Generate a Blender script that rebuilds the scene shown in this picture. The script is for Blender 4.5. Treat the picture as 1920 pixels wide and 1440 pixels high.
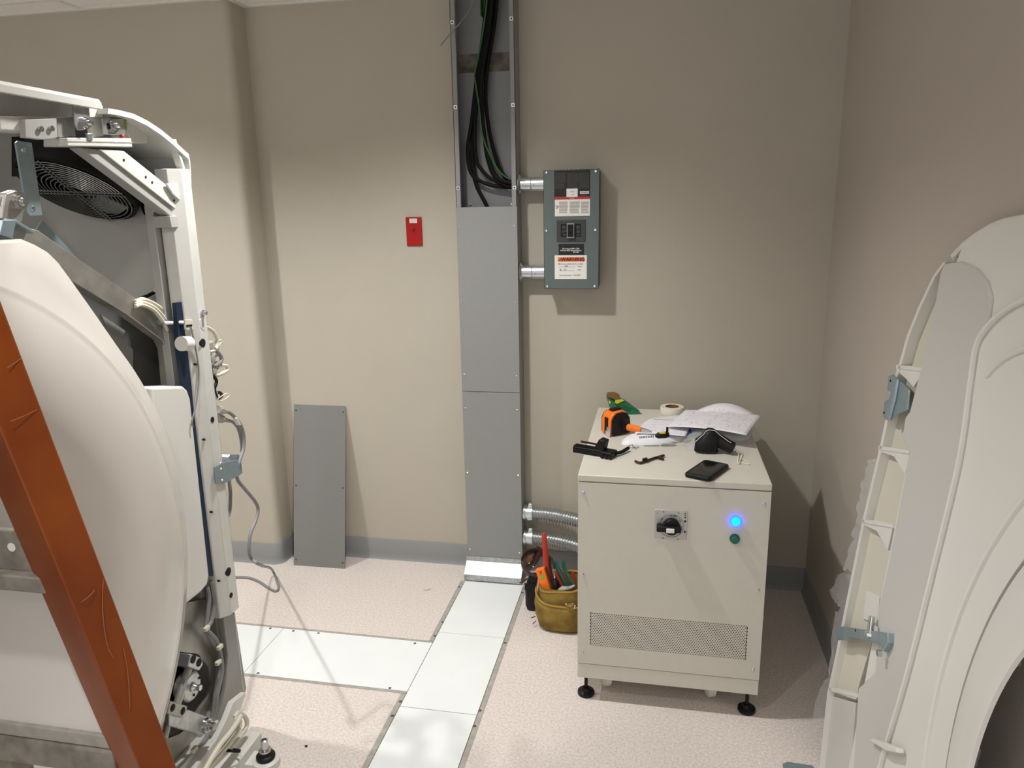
import bpy, bmesh, math, random
from mathutils import Vector, Matrix
random.seed(7)
for _o in list(bpy.data.objects): bpy.data.objects.remove(_o)
S = bpy.context.scene
COL = S.collection
pi = math.pi

# ------------------------------------------------------------------ camera
YAW, PITCH, ROLL, FOC = 0.195823687, 0.232385345, -0.0178465944, 1389.21057
CAM = Vector((0.80496719, -3.0997553, 1.62741201))
_f = Vector((-math.sin(YAW)*math.cos(PITCH), math.cos(YAW)*math.cos(PITCH), -math.sin(PITCH)))
_r = Vector((math.cos(YAW), math.sin(YAW), 0)); _u = _r.cross(_f)
RT = _r*math.cos(ROLL) + _u*math.sin(ROLL); UP = -_r*math.sin(ROLL) + _u*math.cos(ROLL); FW = _f
cd = bpy.data.cameras.new('camera'); cam = bpy.data.objects.new('camera', cd); COL.objects.link(cam)
cam.matrix_world = Matrix(((RT.x, UP.x, -FW.x, CAM.x), (RT.y, UP.y, -FW.y, CAM.y), (RT.z, UP.z, -FW.z, CAM.z), (0, 0, 0, 1)))
cd.sensor_width = 36; cd.lens = FOC*36/1920; cd.clip_start = .02
S.camera = cam

# ------------------------------------------------------------------ world, exposure, lamps
w = bpy.data.worlds.new('world'); S.world = w; w.use_nodes = True
w.node_tree.nodes['Background'].inputs[0].default_value = (.97, .98, 1, 1)
w.node_tree.nodes['Background'].inputs[1].default_value = 0.6
S.view_settings.view_transform = 'Standard'; S.view_settings.look = 'None'
S.view_settings.exposure = 0.98; S.view_settings.gamma = 1
S.view_settings.use_curve_mapping = False
CEIL = 2.465
LAMPS = [(-0.03, -1.12, 60), (-1.42, -1.12, 60), (0.0, -2.55, 20), (-1.42, -2.55, 30), (0.75, -3.6, 9)]
for i, (lx, ly, pw) in enumerate(LAMPS):
    ld = bpy.data.lights.new('downlight_lamp', 'SPOT'); ld.energy = pw; ld.color = (1, .985, .965)
    ld.spot_size = math.radians(136); ld.spot_blend = .75; ld.shadow_soft_size = .045
    lo = bpy.data.objects.new('downlight_lamp', ld); COL.objects.link(lo); lo.location = (lx, ly, CEIL-.012)

# ------------------------------------------------------------------ measuring: a picture point on a real plane of the room
def _ray(px, py): return RT*((px-960)/FOC) - UP*((py-720)/FOC) + FW
def ax(px, py, X): d = _ray(px, py); return CAM + d*((X-CAM.x)/d.x)
def ay(px, py, Y): d = _ray(px, py); return CAM + d*((Y-CAM.y)/d.y)
def az(px, py, Z): d = _ray(px, py); return CAM + d*((Z-CAM.z)/d.z)

# ------------------------------------------------------------------ mesh helpers
class MB:
    def __init__(s): s.v = []; s.f = []
    def add(s, vs, fs):
        b = len(s.v); s.v += [tuple(q) for q in vs]; s.f += [tuple(i+b for i in f) for f in fs]; return s
    def obox(s, c, a, b, d):
        c, a, b, d = map(Vector, (c, a, b, d))
        vs = [c+a*i+b*j+d*k for k in (-1, 1) for j in (-1, 1) for i in (-1, 1)]
        return s.add(vs, [(0, 2, 3, 1), (4, 5, 7, 6), (0, 1, 5, 4), (2, 6, 7, 3), (0, 4, 6, 2), (1, 3, 7, 5)])
    def box(s, x0, x1, y0, y1, z0, z1):
        return s.obox(((x0+x1)/2, (y0+y1)/2, (z0+z1)/2), (abs(x1-x0)/2, 0, 0), (0, abs(y1-y0)/2, 0), (0, 0, abs(z1-z0)/2))
    def beam(s, p0, p1, w, h, up=(0, 0, 1)):
        p0, p1 = Vector(p0), Vector(p1); d = (p1-p0); L = d.length; d.normalize()
        a = d.cross(Vector(up)).normalized(); b = a.cross(d)
        return s.obox((p0+p1)/2, a*w/2, b*h/2, d*L/2)
    def prism(s, pts, d):
        pts = [Vector(q) for q in pts]; d = Vector(d); n = len(pts)
        fs = [tuple(range(n))[::-1], tuple(range(n, 2*n))]
        fs += [(i, (i+1) % n, (i+1) % n+n, i+n) for i in range(n)]
        return s.add(pts+[q+d for q in pts], fs)
    def loft(s, rings, cap=True, close=True):
        n = len(rings[0]); vs = [q for r in rings for q in r]; fs = []
        for k in range(len(rings)-1):
            for i in range(n if close else n-1):
                j = (i+1) % n; fs.append((k*n+i, k*n+j, (k+1)*n+j, (k+1)*n+i))
        if cap and close: fs += [tuple(range(n))[::-1], tuple(range((len(rings)-1)*n, len(rings)*n))]
        return s.add(vs, fs)
    def tube(s, pts, r, n=8, cap=True, closed=False):
        pts = [Vector(q) for q in pts]; m = len(pts); rr = r if isinstance(r, (list, tuple)) else [r]*m
        rings = []; a = None
        for i in range(m):
            if closed: t = pts[(i+1) % m]-pts[i-1]
            else: t = pts[min(i+1, m-1)]-pts[max(i-1, 0)]
            t.normalize()
            if a is None: a = t.orthogonal().normalized()
            else:
                a = a-t*a.dot(t)
                a = a.normalized() if a.length > 1e-6 else t.orthogonal().normalized()
            b = t.cross(a)
            rings.append([pts[i]+(a*math.cos(2*pi*k/n)+b*math.sin(2*pi*k/n))*rr[i] for k in range(n)])
        if closed: rings.append(rings[0]); return s.loft(rings, False)
        return s.loft(rings, cap)
    def cyl(s, p0, p1, r, n=16, r1=None):
        return s.tube([p0, p1], [r, r if r1 is None else r1], n)
    def lathe(s, prof, o, axis, n=24, cap=False, a0=0, a1=2*pi):
        o = Vector(o); t = Vector(axis).normalized(); a = t.orthogonal().normalized(); b = t.cross(a)
        full = abs(a1-a0-2*pi) < 1e-6; m = n if full else n+1
        rings = [[o+t*h+(a*math.cos(a0+(a1-a0)*k/n)+b*math.sin(a0+(a1-a0)*k/n))*r for k in range(m)] for r, h in prof]
        return s.loft(rings, cap and full, full)
    def ball(s, c, r, n=10, sc=(1, 1, 1)):
        c = Vector(c); rings = []
        for i in range(1, n):
            th = pi*i/n
            rings.append([c+Vector((sc[0]*r*math.sin(th)*math.cos(2*pi*k/(2*n)), sc[1]*r*math.sin(th)*math.sin(2*pi*k/(2*n)), sc[2]*r*math.cos(th))) for k in range(2*n)])
        return s.loft(rings, True)
    def grid(s, fn, nu, nv):
        vs = [fn(i/nu, j/nv) for j in range(nv+1) for i in range(nu+1)]
        return s.add(vs, [(j*(nu+1)+i, j*(nu+1)+i+1, (j+1)*(nu+1)+i+1, (j+1)*(nu+1)+i) for j in range(nv) for i in range(nu)])
WM = {}
def _mesh(mb, name, smooth=True, ang=35, normals=True):
    me = bpy.data.meshes.new(name); me.from_pydata([tuple(q) for q in mb.v], [], mb.f)
    if normals:
        bm = bmesh.new(); bm.from_mesh(me); bmesh.ops.recalc_face_normals(bm, faces=bm.faces); bm.to_mesh(me); bm.free()
    if smooth:
        me.polygons.foreach_set('use_smooth', [True]*len(me.polygons)); me.set_sharp_from_angle(angle=math.radians(ang))
    return me
def obj(mb, name, mat, parent=None, bevel=0, solid=0, sub=0, local=False, smooth=True, ang=35, seg=2, label=None, kind=None):
    me = _mesh(mb, name, smooth, ang); me.materials.append(mat)
    return link(me, name, parent, bevel, solid, sub, local, seg, label, kind)
def link(me, name, parent=None, bevel=0, solid=0, sub=0, local=False, seg=2, label=None, kind=None):
    o = bpy.data.objects.new(name, me); COL.objects.link(o)
    if sub: m = o.modifiers.new('s', 'SUBSURF'); m.levels = m.render_levels = sub
    if solid: m = o.modifiers.new('t', 'SOLIDIFY'); m.thickness = solid; m.offset = 0
    if bevel: m = o.modifiers.new('b', 'BEVEL'); m.width = bevel; m.segments = seg; m.limit_method = 'ANGLE'; m.angle_limit = math.radians(40)
    if parent is not None: setp(o, parent, local)
    if label: o['label'] = label
    if kind: o['kind'] = kind
    return o
def setp(o, parent, local=False):
    o.parent = parent
    if not local:
        M = Matrix.Identity(4)
        q = parent
        while q is not None:
            if q.name in WM: M = WM[q.name]; break
            q = q.parent
        o.matrix_parent_inverse = M.inverted() if parent.name in WM else Matrix.Identity(4)
def thing(name, label, cat, loc=(0, 0, 0), rot=(0, 0, 0), group=None):
    o = bpy.data.objects.new(name, None); COL.objects.link(o); o.empty_display_size = .05
    o.location = loc; o.rotation_euler = rot
    from mathutils import Euler
    WM[o.name] = Matrix.Translation(Vector(loc)) @ Euler(rot).to_matrix().to_4x4()
    return tag(o, label, cat, group)
def tag(o, label, cat, group=None):
    o['label'] = label; o['category'] = cat
    if group: o['group'] = group
    return o
def struct(mb, name, mat, **k):
    o = obj(mb, name, mat, **k); o['kind'] = 'structure'; return o
def rep(o, M, name=None, parent=None):
    c = o.copy(); c.name = name or o.name.split('.')[0]; COL.objects.link(c); c.parent = o.parent if parent is None else parent
    c.matrix_parent_inverse = o.matrix_parent_inverse.copy(); c.matrix_basis = M @ o.matrix_basis; return c
def spl(pts, n=8):
    P = [Vector(q) for q in pts]; out = []
    for i in range(len(P)-1):
        a = P[max(i-1, 0)]; b = P[i]; c = P[i+1]; d = P[min(i+2, len(P)-1)]
        for k in range(n):
            t = k/n; out.append(.5*((2*b)+(c-a)*t+(2*a-5*b+4*c-d)*t*t+(3*b-a-3*c+d)*t**3))
    return out+[P[-1]]
def text(s, size, M, mat, parent, name='lettering', align='CENTER', bold=0):
    cu = bpy.data.curves.new('txt', 'FONT'); cu.body = s; cu.size = size; cu.align_x = align; cu.align_y = 'CENTER'; cu.offset = bold; cu.resolution_u = 2
    t = bpy.data.objects.new('txt', cu); COL.objects.link(t)
    me = bpy.data.meshes.new_from_object(t); bpy.data.objects.remove(t)
    me.transform(M); me.materials.clear(); me.materials.append(mat)
    return link(me, name, parent)
def TF(p, xd=(1, 0, 0), yd=(0, 0, 1)):        # text frame at p with text running along xd and up along yd
    x = Vector(xd).normalized(); y = Vector(yd).normalized(); z = x.cross(y)
    return Matrix(((x.x, y.x, z.x, p[0]), (x.y, y.y, z.y, p[1]), (x.z, y.z, z.z, p[2]), (0, 0, 0, 1)))

# ------------------------------------------------------------------ materials
def lin(c): return tuple(((v/255)/12.92 if v/255 <= .04045 else ((v/255+.055)/1.055)**2.4) for v in c)
def mat(name, rgb, rough=.5, metal=0, noise=0, scale=20, bump=0, bscale=None, col2=None, emit=0, alpha=1, trans=0, coat=0, ior=1.45, spec=None, detail=3, stretch=None):
    m = bpy.data.materials.new(name); m.use_nodes = True; nt = m.node_tree; b = nt.nodes['Principled BSDF']
    c = lin(rgb); b.inputs['Base Color'].default_value = (*c, 1); b.inputs['Roughness'].default_value = rough; b.inputs['Metallic'].default_value = metal
    b.inputs['IOR'].default_value = ior
    if spec is not None: b.inputs['Specular IOR Level'].default_value = spec
    if alpha < 1: b.inputs['Alpha'].default_value = alpha
    if trans: b.inputs['Transmission Weight'].default_value = trans
    if coat: b.inputs['Coat Weight'].default_value = coat
    if emit: b.inputs['Emission Color'].default_value = (*c, 1); b.inputs['Emission Strength'].default_value = emit
    if noise or bump or col2:
        tc = nt.nodes.new('ShaderNodeTexCoord'); src = tc.outputs['Object']
        if stretch:
            mp = nt.nodes.new('ShaderNodeMapping'); mp.inputs['Scale'].default_value = stretch; nt.links.new(src, mp.inputs[0]); src = mp.outputs[0]
    if noise or col2:
        n = nt.nodes.new('ShaderNodeTexNoise'); n.inputs['Scale'].default_value = scale; n.inputs['Detail'].default_value = detail
        nt.links.new(src, n.inputs['Vector'])
        r = nt.nodes.new('ShaderNodeValToRGB'); c2 = lin(col2) if col2 else tuple(v*(1-noise) for v in c)
        r.color_ramp.elements[0].position = .35; r.color_ramp.elements[1].position = .65
        r.color_ramp.elements[0].color = (*c2, 1); r.color_ramp.elements[1].color = (*c, 1)
        nt.links.new(n.outputs['Fac'], r.inputs[0]); nt.links.new(r.outputs[0], b.inputs['Base Color'])
    if bump:
        n = nt.nodes.new('ShaderNodeTexNoise'); n.inputs['Scale'].default_value = bscale or scale; n.inputs['Detail'].default_value = 4
        nt.links.new(src, n.inputs['Vector'])
        bp = nt.nodes.new('ShaderNodeBump'); bp.inputs['Strength'].default_value = bump; bp.inputs['Distance'].default_value = .002
        nt.links.new(n.outputs['Fac'], bp.inputs['Height']); nt.links.new(bp.outputs[0], b.inputs['Normal'])
    return m
M = {}
M['wall'] = mat('wall_paint', (186, 179, 165), .7, bump=.25, bscale=260, noise=.03, scale=3)
M['wallr'] = mat('wall_paint_right', (187, 178, 167), .7, bump=.25, bscale=260, noise=.03, scale=3)
M['ceil'] = mat('ceiling_tile', (244, 241, 236), .85, noise=.10, scale=180, bump=.5, bscale=160)
M['white'] = mat('white_paint', (226, 224, 218), .4)
M['floor'] = mat('vinyl_floor', (229, 221, 214), .5, col2=(206, 194, 188), scale=130, detail=4)
M['panel'] = mat('white_laminate', (236, 240, 240), .45, noise=.03, scale=5)
M['trim'] = mat('grey_edging', (176, 172, 164), .55, noise=.2, scale=40)
M['dark'] = mat('dark_gap', (34, 33, 32), .8)
M['base'] = mat('grey_vinyl_base', (142, 144, 143), .5)
M['duct'] = mat('grey_duct_paint', (147, 148, 146), .5, .1, noise=.03, scale=90)
M['ductin'] = mat('duct_inner', (138, 139, 140), .45, .2, noise=.06, scale=30)
M['zinc'] = mat('galvanised', (196, 200, 200), .35, .85, noise=.25, scale=45)
M['steel'] = mat('steel', (205, 207, 208), .22, 1)
M['alu'] = mat('aluminium', (184, 182, 176), .42, .75, noise=.25, scale=18)
M['alud'] = mat('stained_sheet', (176, 173, 166), .4, .7, noise=.4, scale=9)
M['bluezinc'] = mat('blue_zinc', (160, 178, 186), .38, .6, noise=.1, scale=30)
M['sheetgrey'] = mat('grey_sheet', (150, 149, 145), .5, .25, noise=.08, scale=15)
M['loose'] = mat('grey_sheet_steel', (132, 132, 130), .5, .1, noise=.06, scale=160)
M['dirty'] = mat('rusty_dirty_strip', (88, 80, 72), .8, col2=(128, 118, 108), scale=25)
M['rubber'] = mat('black_cable', (7, 7, 8), .6, spec=.3)
M['black'] = mat('black_plastic', (14, 14, 15), .5, spec=.35)
M['blackm'] = mat('black_matte', (12, 12, 13), .8)
M['green'] = mat('green_wire', (52, 104, 52), .5)
M['greywire'] = mat('grey_wire', (136, 136, 136), .5)
M['cream'] = mat('cream_wire', (214, 209, 192), .5)
M['box'] = mat('box_grey_green', (98, 108, 106), .5, .1, noise=.04, scale=30)
M['boxd'] = mat('bezel_grey', (58, 61, 65), .5)
M['red'] = mat('red_plate', (166, 16, 16), .45)
M['lab_black'] = mat('label_black', (27, 24, 24), .5)
M['lab_dark'] = mat('label_dark_print', (34, 33, 32), .5, col2=(66, 64, 60), scale=420, stretch=(1, 1, 3))
M['lab_white'] = mat('label_white', (232, 231, 226), .5)
M['lab_grey'] = mat('label_small_print', (196, 193, 188), .5, col2=(168, 164, 160), scale=700, stretch=(.5, 1, 2.2))
M['lab_red'] = mat('label_red', (176, 54, 40), .5)
M['lab_orange'] = mat('label_orange', (222, 92, 30), .5)
M['lab_yel'] = mat('label_amber', (230, 140, 30), .5)
M['ink'] = mat('ink', (32, 30, 30), .6)
M['inkgrey'] = mat('ink_grey', (110, 112, 116), .6)
M['inkwhite'] = mat('ink_white', (235, 235, 232), .6)
M['cab'] = mat('cabinet_cream', (208, 204, 192), .45, noise=.02, scale=40)
M['caps'] = mat('caster_white', (224, 222, 206), .5)
M['plate'] = mat('brushed_plate', (190, 190, 186), .4, .5)
M['blue'] = mat('blue_lamp', (16, 50, 255), .3, emit=6)
M['blueglow'] = mat('blue_lens', (0, 170, 255), .3, emit=1.6)
M['btngreen'] = mat('green_button', (10, 110, 78), .35)
M['btndark'] = mat('green_button_rim', (8, 60, 55), .35)
M['shell'] = mat('gantry_shell', (222, 217, 210), .2, coat=.25, noise=.015, scale=4)
M['frame'] = mat('frame_white', (216, 216, 210), .42, noise=.05, scale=20)
M['framein'] = mat('frame_grey', (176, 176, 172), .5, noise=.1, scale=12)
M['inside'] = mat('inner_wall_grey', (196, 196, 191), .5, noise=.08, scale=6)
M['webshade'] = mat('web_shade', (96, 96, 94), .6)  # shadow of the gantry interior put into the colour
M['navy'] = mat('navy_strip', (16, 38, 62), .5)
M['orange'] = mat('orange_paint', (148, 72, 14), .42, col2=(130, 56, 10), scale=6)
M['scratch'] = mat('paint_scratch', (168, 108, 74), .7)
M['dirtysteel'] = mat('dirty_steel', (150, 144, 134), .6, .2, col2=(124, 118, 108), scale=30)
M['cover'] = mat('cover_white', (220, 218, 212), .45)
M['covershade'] = mat('cover_shaded', (198, 197, 192), .5)  # shaded copy of the cover white, shade put into the colour
M['foam'] = mat('foam_yellow', (204, 199, 184), .8)
M['gapd'] = mat('gap_shadow_grey', (120, 116, 108), .8)
M['film'] = mat('plastic_film', (228, 230, 230), .12, alpha=.28, ior=1.4)
M['tan'] = mat('suede_olive', (150, 123, 58), .95, col2=(112, 91, 40), scale=16, bump=.6, bscale=90)
M['tanedge'] = mat('suede_edge', (160, 124, 60), .85)
M['pink'] = mat('raw_leather', (196, 150, 120), .9)
M['belt'] = mat('brown_leather', (66, 34, 28), .55, noise=.3, scale=30)
M['redh'] = mat('red_handle', (168, 48, 28), .45)
M['greenh'] = mat('green_handle', (18, 92, 78), .4)
M['orangeh'] = mat('orange_plastic', (240, 118, 28), .4)
M['vial'] = mat('green_vial', (110, 190, 60), .2)
M['cardg'] = mat('card_green', (22, 108, 74), .45)
M['cardy'] = mat('card_yellow', (240, 226, 40), .5)
M['cardb'] = mat('card_brown', (128, 92, 46), .8)
M['tapew'] = mat('tape_white', (225, 222, 208), .5)
M['cloth'] = mat('white_poly', (232, 232, 236), .55)
M['screen'] = mat('phone_glass', (16, 19, 24), .08)
M['glue'] = mat('screw_bright', (222, 224, 225), .25, .9)
M['yellowt'] = mat('yellow_print', (226, 196, 20), .5)
M['greent'] = mat('aged_tape', (150, 150, 96), .8)
M['bluep'] = mat('blue_print', (40, 84, 180), .6)
M['lab_maroon'] = mat('label_maroon', (40, 6, 3), .5)
M['framegrey'] = mat('handle_grey', (150, 150, 148), .5)
M['lamp'] = mat('lamp_lens', (255, 246, 228), .4, emit=4)
def paper_mat():
    m = mat('drawing_paper', (232, 230, 236), .6); nt = m.node_tree; b = nt.nodes['Principled BSDF']
    uv = nt.nodes.new('ShaderNodeUVMap')
    def lines(sc, w, h, ms, off):
        mp = nt.nodes.new('ShaderNodeMapping'); mp.inputs['Location'].default_value = off; nt.links.new(uv.outputs[0], mp.inputs[0])
        t = nt.nodes.new('ShaderNodeTexBrick'); t.inputs['Scale'].default_value = sc; t.inputs['Mortar Size'].default_value = ms; t.inputs['Brick Width'].default_value = w; t.inputs['Row Height'].default_value = h; t.inputs['Mortar Smooth'].default_value = 0
        nt.links.new(mp.outputs[0], t.inputs['Vector']); return t.outputs['Fac']
    a = lines(1, .23, .11, .0022, (.07, .03, 0)); c = lines(1, .075, .19, .0016, (.31, .17, 0))
    n = nt.nodes.new('ShaderNodeTexNoise'); n.inputs['Scale'].default_value = 7; nt.links.new(uv.outputs[0], n.inputs[0])
    g = nt.nodes.new('ShaderNodeMath'); g.operation = 'GREATER_THAN'; g.inputs[1].default_value = .5; nt.links.new(n.outputs[0], g.inputs[0])
    mx = nt.nodes.new('ShaderNodeMath'); mx.operation = 'MAXIMUM'; nt.links.new(a, mx.inputs[0]); nt.links.new(c, mx.inputs[1])
    ml = nt.nodes.new('ShaderNodeMath'); ml.operation = 'MULTIPLY'; nt.links.new(mx.outputs[0], ml.inputs[0]); nt.links.new(g.outputs[0], ml.inputs[1])
    # keep a blank margin
    sx = nt.nodes.new('ShaderNodeSeparateXYZ'); nt.links.new(uv.outputs[0], sx.inputs[0])
    prod = ml.outputs[0]
    for k in (0, 1):
        for op, v in (('GREATER_THAN', .07), ('LESS_THAN', .93)):
            q = nt.nodes.new('ShaderNodeMath'); q.operation = op; q.inputs[1].default_value = v; nt.links.new(sx.outputs[k], q.inputs[0])
            p = nt.nodes.new('ShaderNodeMath'); p.operation = 'MULTIPLY'; nt.links.new(prod, p.inputs[0]); nt.links.new(q.outputs[0], p.inputs[1]); prod = p.outputs[0]
    mix = nt.nodes.new('ShaderNodeMix'); mix.data_type = 'RGBA'; mix.inputs[6].default_value = (*lin((232, 230, 236)), 1); mix.inputs[7].default_value = (*lin((150, 148, 156)), 1)
    nt.links.new(prod, mix.inputs[0]); nt.links.new(mix.outputs[2], b.inputs['Base Color']); return m
M['paper'] = paper_mat()


# ------------------------------------------------------------------ the room
XL, XR, YF = -3.3, 1.462, -5.2
CH, CHX = -.136, -.921                      # chase front plane, chase side plane
TX0, TX1, TY0, TY1 = -.028, .275, -.16, -4.0  # floor trench
BX0, BY0, BY1 = -1.7, -.645, -.968            # branch of the trench
fl = MB()
for x0, x1, y0, y1 in ((XL, TX0, BY0, .05), (XL, TX0, YF, BY1), (XL, BX0, BY1, BY0), (TX1, XR+.05, YF, .05), (TX0, TX1, TY0, .05), (TX0, TX1, YF, TY1)):
    fl.box(x0, x1, y0, y1, -.04, 0)
fl.box(XL, XR+.05, YF, .05, -.07, -.04)
floor = struct(fl, 'floor', M['floor'], smooth=False)
# grey edging of the trench
def strip(n, x0, x1, y0, y1):
    o = struct(MB().box(x0, x1, y0, y1, -.04, .0012), 'trim_%d' % n, M['trim'], smooth=False)
strip(1, TX0-.001, TX0+.017, BY0-.001, TY0); strip(2, TX0-.001, TX0+.017, TY1, BY1); strip(3, TX1-.016, TX1+.001, TY1, TY0)
strip(4, BX0, TX0+.017, BY0-.011, BY0+.001); strip(5, BX0, TX0+.017, BY1-.001, BY1+.011)
# walls
wb = MB().box(CHX-.02, XR+.1, 0, .1, 0, CEIL+.1)
wall_back = struct(wb, 'wall_back', M['wall'], smooth=False)
pts = [(XL, 0.05), (XL, CH), (CHX-.035, CH)]
for k in range(1, 9):
    a = pi/2*k/8; pts.append((CHX-.035+.035*math.sin(a), CH+.035-.035*math.cos(a)))
pts.append((CHX, .05))
struct(MB().prism([(x, y, 0) for x, y in pts], (0, 0, CEIL+.1)), 'wall_chase', M['wall'], ang=60)
struct(MB().box(XR, XR+.1, YF, .1, 0, CEIL+.1), 'wall_right', M['wallr'], smooth=False)
struct(MB().box(XL-.1, XL, YF, .1, 0, CEIL+.1), 'wall_left', M['wall'], smooth=False)
# ceiling: slab, grid bars and tiles
ceil = struct(MB().box(XL-.1, XR+.1, YF-.1, .1, CEIL+.012, CEIL+.11), 'ceiling', M['white'], smooth=False)
gx0, gy0, tw, th = -1.575, -.29, 1.22, .61
tile = None
xs = [gx0+tw*k for k in range(-2, 4)]; ys = [gy0-th*k for k in range(-1, 9)]
for i in range(len(xs)-1):
    for j in range(len(ys)-1):
        a, b, c, d = xs[i]+.011, xs[i+1]-.011, ys[j+1]+.011, ys[j]-.011
        a = max(a, XL); b = min(b, XR); d = min(d, 0); c = max(c, YF)
        if b-a < .02 or d-c < .02: continue
        obj(MB().box(a, b, c, d, CEIL+.001, CEIL+.0115), 'ceiling_tile', M['ceil'], ceil, smooth=False)
for x in xs:
    if XL < x < XR: obj(MB().box(x-.012, x+.012, YF, 0, CEIL-.002, CEIL+.0115), 'grid_bar', M['white'], ceil, smooth=False)
for y in ys:
    if YF < y < 0: obj(MB().box(XL, XR, y-.012, y+.012, CEIL-.0022, CEIL+.0115), 'grid_bar', M['white'], ceil, smooth=False)
struct(MB().box(XL, CHX, CH-.02, CH, CEIL-.004, CEIL+.011), 'trim_6', M['white'], smooth=False)
struct(MB().box(CHX, XR, -.02, 0, CEIL-.004, CEIL+.011), 'trim_7', M['white'], smooth=False)
struct(MB().box(CHX, CHX+.02, CH, -.02, CEIL-.004, CEIL+.011), 'trim_8', M['white'], smooth=False)
for i, (lx, ly, pw) in enumerate(LAMPS):
    t = thing('recessed_downlight', ['round recessed downlight above the wall wireway', 'round recessed downlight above the white gantry corner', 'round recessed downlight above the middle of the trench plates', 'round recessed downlight above the gantry front', 'round recessed downlight nearest the viewer'][i], 'light', (lx, ly, CEIL), group='recessed downlights in the ceiling')
    obj(MB().lathe([(.062, -.003), (.085, -.004), (.088, 0), (.062, .0)], (lx, ly, CEIL), (0, 0, 1), 32), 'trim_ring', M['white'], t)
    obj(MB().cyl((lx, ly, CEIL-.001), (lx, ly, CEIL+.002), .06, 32), 'lens', M['lamp'], t)
# vinyl baseboards
BP = [(.0005, .0), (.016, 0), (.012, .004), (.0075, .014), (.006, .03), (.006, .098), (.004, .101), (.0005, .101)]
def baseboard(name, path):   # path of (x, y, nx, ny)
    rings = [[Vector((x+nx*d, y+ny*d, z)) for d, z in BP] for x, y, nx, ny in path]
    return struct(MB().loft(rings), name, M['base'], ang=50)
cp = [(XL, CH, 0, -1), (CHX-.035, CH, 0, -1)]
for k in range(1, 9):
    a = pi/2*k/8; cp.append((CHX-.035+.035*math.sin(a), CH+.035-.035*math.cos(a), math.sin(a), -math.cos(a)))
cp.append((CHX, -.016, 1, 0))
baseboard('baseboard_chase', cp)
baseboard('baseboard_back_left', [(CHX, 0, 0, -1), (-.009, 0, 0, -1)])
baseboard('baseboard_back_right', [(.243, 0, 0, -1), (XR, 0, 0, -1)])
baseboard('baseboard_right', [(XR, -.016, -1, 0), (XR, YF, -1, 0)])

# ------------------------------------------------------------------ trench cover plates (each one lifts out)
def plate(x0, x1, y0, y1, label, holes):
    t = thing('trench_cover_plate', label, 'floor plate', ((x0+x1)/2, (y0+y1)/2, 0), group='white trench cover plates')
    g = .0011
    obj(MB().box(x0+g, x1-g, y0+g, y1-g, -.012, .0018), 'plate', M['panel'], t, bevel=.0006)
    for hx, hy in holes:
        s = obj(MB().lathe([(0, .0009), (.0045, .0009), (.0055, .0002), (.0055, -.003)], (hx, hy, .0018), (0, 0, 1), 10), 'screw', M['dirtyscrew'], t)
M['dirtyscrew'] = mat('dull_screw', (92, 90, 86), .5, .5)
PX0, PX1 = TX0+.018, TX1-.017
def P(*l): return [az(x, y, .002).xy for x, y in l]
plate(PX0, PX1, -.58, -.163, 'square white trench plate directly below the galvanised flashing', P((861, 1100), (980, 1111), (830, 1166)))
plate(PX0, PX1, -1.036, -.58, 'middle white trench plate where the branch joins', P((815, 1192), (947, 1205), (751, 1315), (900, 1332)))
plate(PX0, PX1, -1.60, -1.036, 'white trench plate at the bottom edge of the photo', P((736, 1342), (890, 1361))+[(.01, -1.56), (.24, -1.56)])
plate(PX0, PX1, -2.6, -1.60, 'white trench plate nearest the viewer, below the frame', [(.01, -1.65), (.24, -1.65)])
plate(PX0, PX1, -3.99, -2.6, 'white trench plate behind the viewer', [(.01, -2.65), (.24, -2.65)])
plate(-.634, PX0, BY1+.011, BY0-.011, 'long white branch plate between the two floor areas', P((597, 1187), (778, 1206), (731, 1290), (550, 1183), (484, 1262)))
plate(BX0+.002, -.634, BY1+.011, BY0-.011, 'white branch plate running under the gantry', P((507, 1178)))
# ------------------------------------------------------------------ wall wireway (cable trunking) on the back wall
WX0, WX1, WY = -.008, .2425, -.1
ZS0, ZS1, ZS2 = .094, .866, 1.636
t = thing('wall_wireway', 'grey steel wireway trunking running up the back wall, open at the top', 'cable trunking', (.117, -.05, 0))
wire_root = t
obj(MB().box(WX0, WX1, -.004, -.0005, .02, CEIL-.002), 'back_panel', M['ductin'], t)
band = obj(MB().box(WX0+.003, WX1-.003, -.0065, -.004, ay(900, 136, 0).z, ay(900, 101, 0).z), 'dirty_strip', M['dirty'], t, label='dirty brown unpainted strip')
for x0, x1, fx0, fx1 in ((WX0, WX0+.002, WX0, WX0+.019), (WX1-.002, WX1, WX1-.019, WX1)):
    r = obj(MB().box(x0, x1, WY, -.004, .02, CEIL-.002).box(fx0, fx1, WY, WY+.002, .02, CEIL-.002), 'side_rail', M['duct'], t)
    inner = fx1 if fx0 == WX0 else fx0
    obj(MB().box(inner-.0008, inner+.0008, WY, WY+.012, .02, CEIL-.002), 'rail_lip', M['duct'], r)
for z0, z1 in ((ZS0-.07, ZS1-.0012), (ZS1+.0012, ZS2)):
    c = obj(MB().box(WX0-.001, WX1+.001, WY-.0035, WY-.001, z0, z1), 'cover_plate', M['duct'], t, bevel=.0006)
    zz = [z0+.105 if z0 < .1 else z0+.072, (z0+z1)/2+(.05 if z0 < .1 else 0), z1-.075]
    for z in zz:
        for x in (WX0+.011, WX1-.011):
            obj(MB().lathe([(0, -.003), (.003, -.0028), (.0048, -.0012), (.005, 0)], (x, WY-.0035, z), (0, 1, 0), 10), 'screw', M['glue'], c)
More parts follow.
